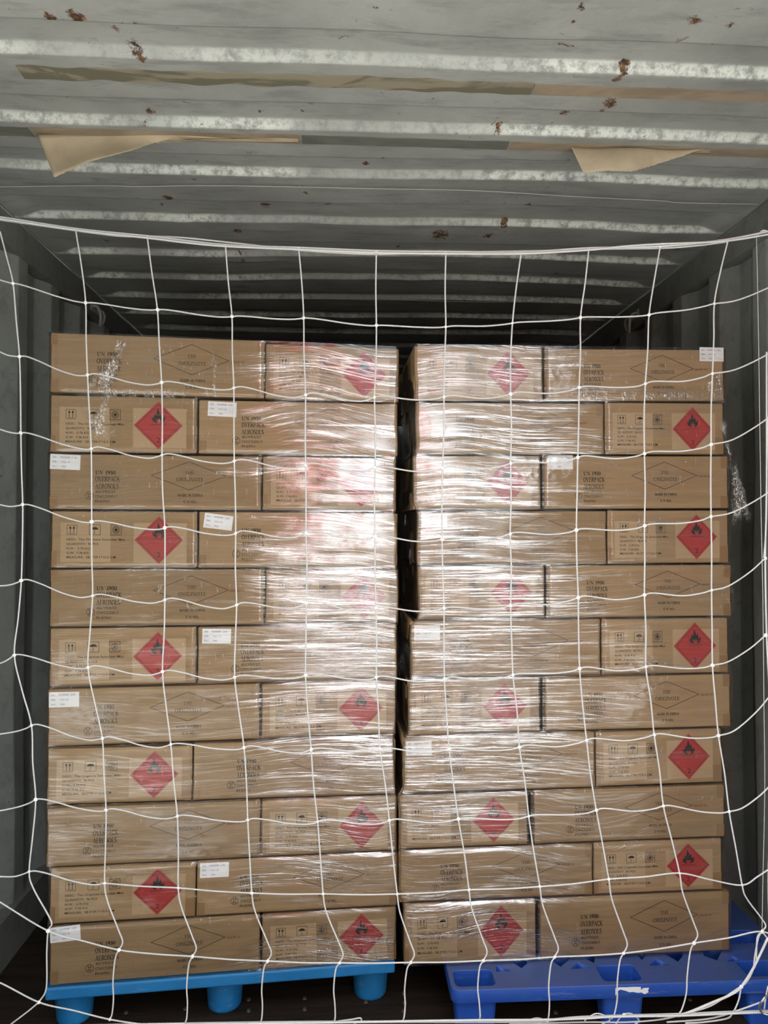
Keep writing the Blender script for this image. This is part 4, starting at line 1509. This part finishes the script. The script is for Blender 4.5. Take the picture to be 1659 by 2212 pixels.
cord([(1115, 2210), (1140, 2204), (1160, 2199), (1175, 2204), (1160, 2212)], r=.0016, n=8)
cord([(730, 2206), (760, 2202), (778, 2199), (780, 2205), (765, 2211)], r=.0018, n=8)
# cords along the right-hand edge of the net
cord([(1659, 500), (1648, 498), (1640, 505), (1635, 512)], r=.002, n=6)
cord([(1634, 505), (1638, 700), (1641, 900), (1644, 1100), (1648, 1300), (1650, 1500), (1652, 1700), (1648, 1900), (1646, 2012)], r=.0009, braid=0, step=.02, n=6)
cord([(1646, 2012), (1660, 2030), (1680, 2060)], n=6)
cord([(1656, 760), (1656, 1060), (1653, 1206), (1656, 1372), (1662, 1497), (1666, 1690), (1660, 1887), (1662, 2020)], n=8, r=.0022)
cord([(1659, 900), (1655, 1090), (1654, 1150), (1650, 1206)], n=6, r=.0018)

# knots
bm = bmesh.new()
bmesh.ops.create_icosphere(bm, subdivisions=2, radius=0.0050)
for v in bm.verts:
    d = noise.noise(v.co * 420) * 0.0014
    v.co = Vector((v.co.x * 1.1, v.co.y * .9, v.co.z * .95)) + v.co.normalized() * d
for a_ in (0.6, -0.7):
    for k in range(14):
        an = 2 * math.pi * k / 14
        bmesh.ops.create_icosphere(bm, subdivisions=1, radius=0.0021,
                                   matrix=Matrix.Rotation(a_, 4, 'Y') @ Matrix.Translation((0.0052 * math.cos(an), -0.0012, 0.0040 * math.sin(an))))
kme = bpy.data.meshes.new('knot')
bm.to_mesh(kme)
bm.free()
kme.polygons.foreach_set('use_smooth', [True] * len(kme.polygons))
kme.materials.append(M_cord)
kn = [p for r in range(1, NR) for p in N[r][1:]] + [low[1], low[2], low[10], low[11], (1348, 2193), (1182, 2204)] + N[0][2:12]
for i, p in enumerate(kn):
    o = bpy.data.objects.new('knot', kme)
    o.parent = net
    o.location = ninv @ at_depth(p[0], p[1], nd(*p) - 0.001)
    s = random.uniform(.55, .75) * (.7 if i >= len(kn) - 10 else 1)
    o.scale = (s, s, s)
    o.rotation_euler = (random.uniform(-.5, .5), random.uniform(-3, 3), random.uniform(-.3, .3))
    COL.objects.link(o)
rc = at_depth(1655, 2172, ND - .01)
ring = [ninv @ (rc + Vector((0.016 * math.cos(a), 0.004 * math.sin(2 * a), 0.022 * math.sin(a)))) for a in [i * math.pi / 12 for i in range(25)]]
o = tube('metal_ring', ring, 0.0028, M_metal, net, 8)
o['label'] = 'small zinc ring tied into the lower corner'
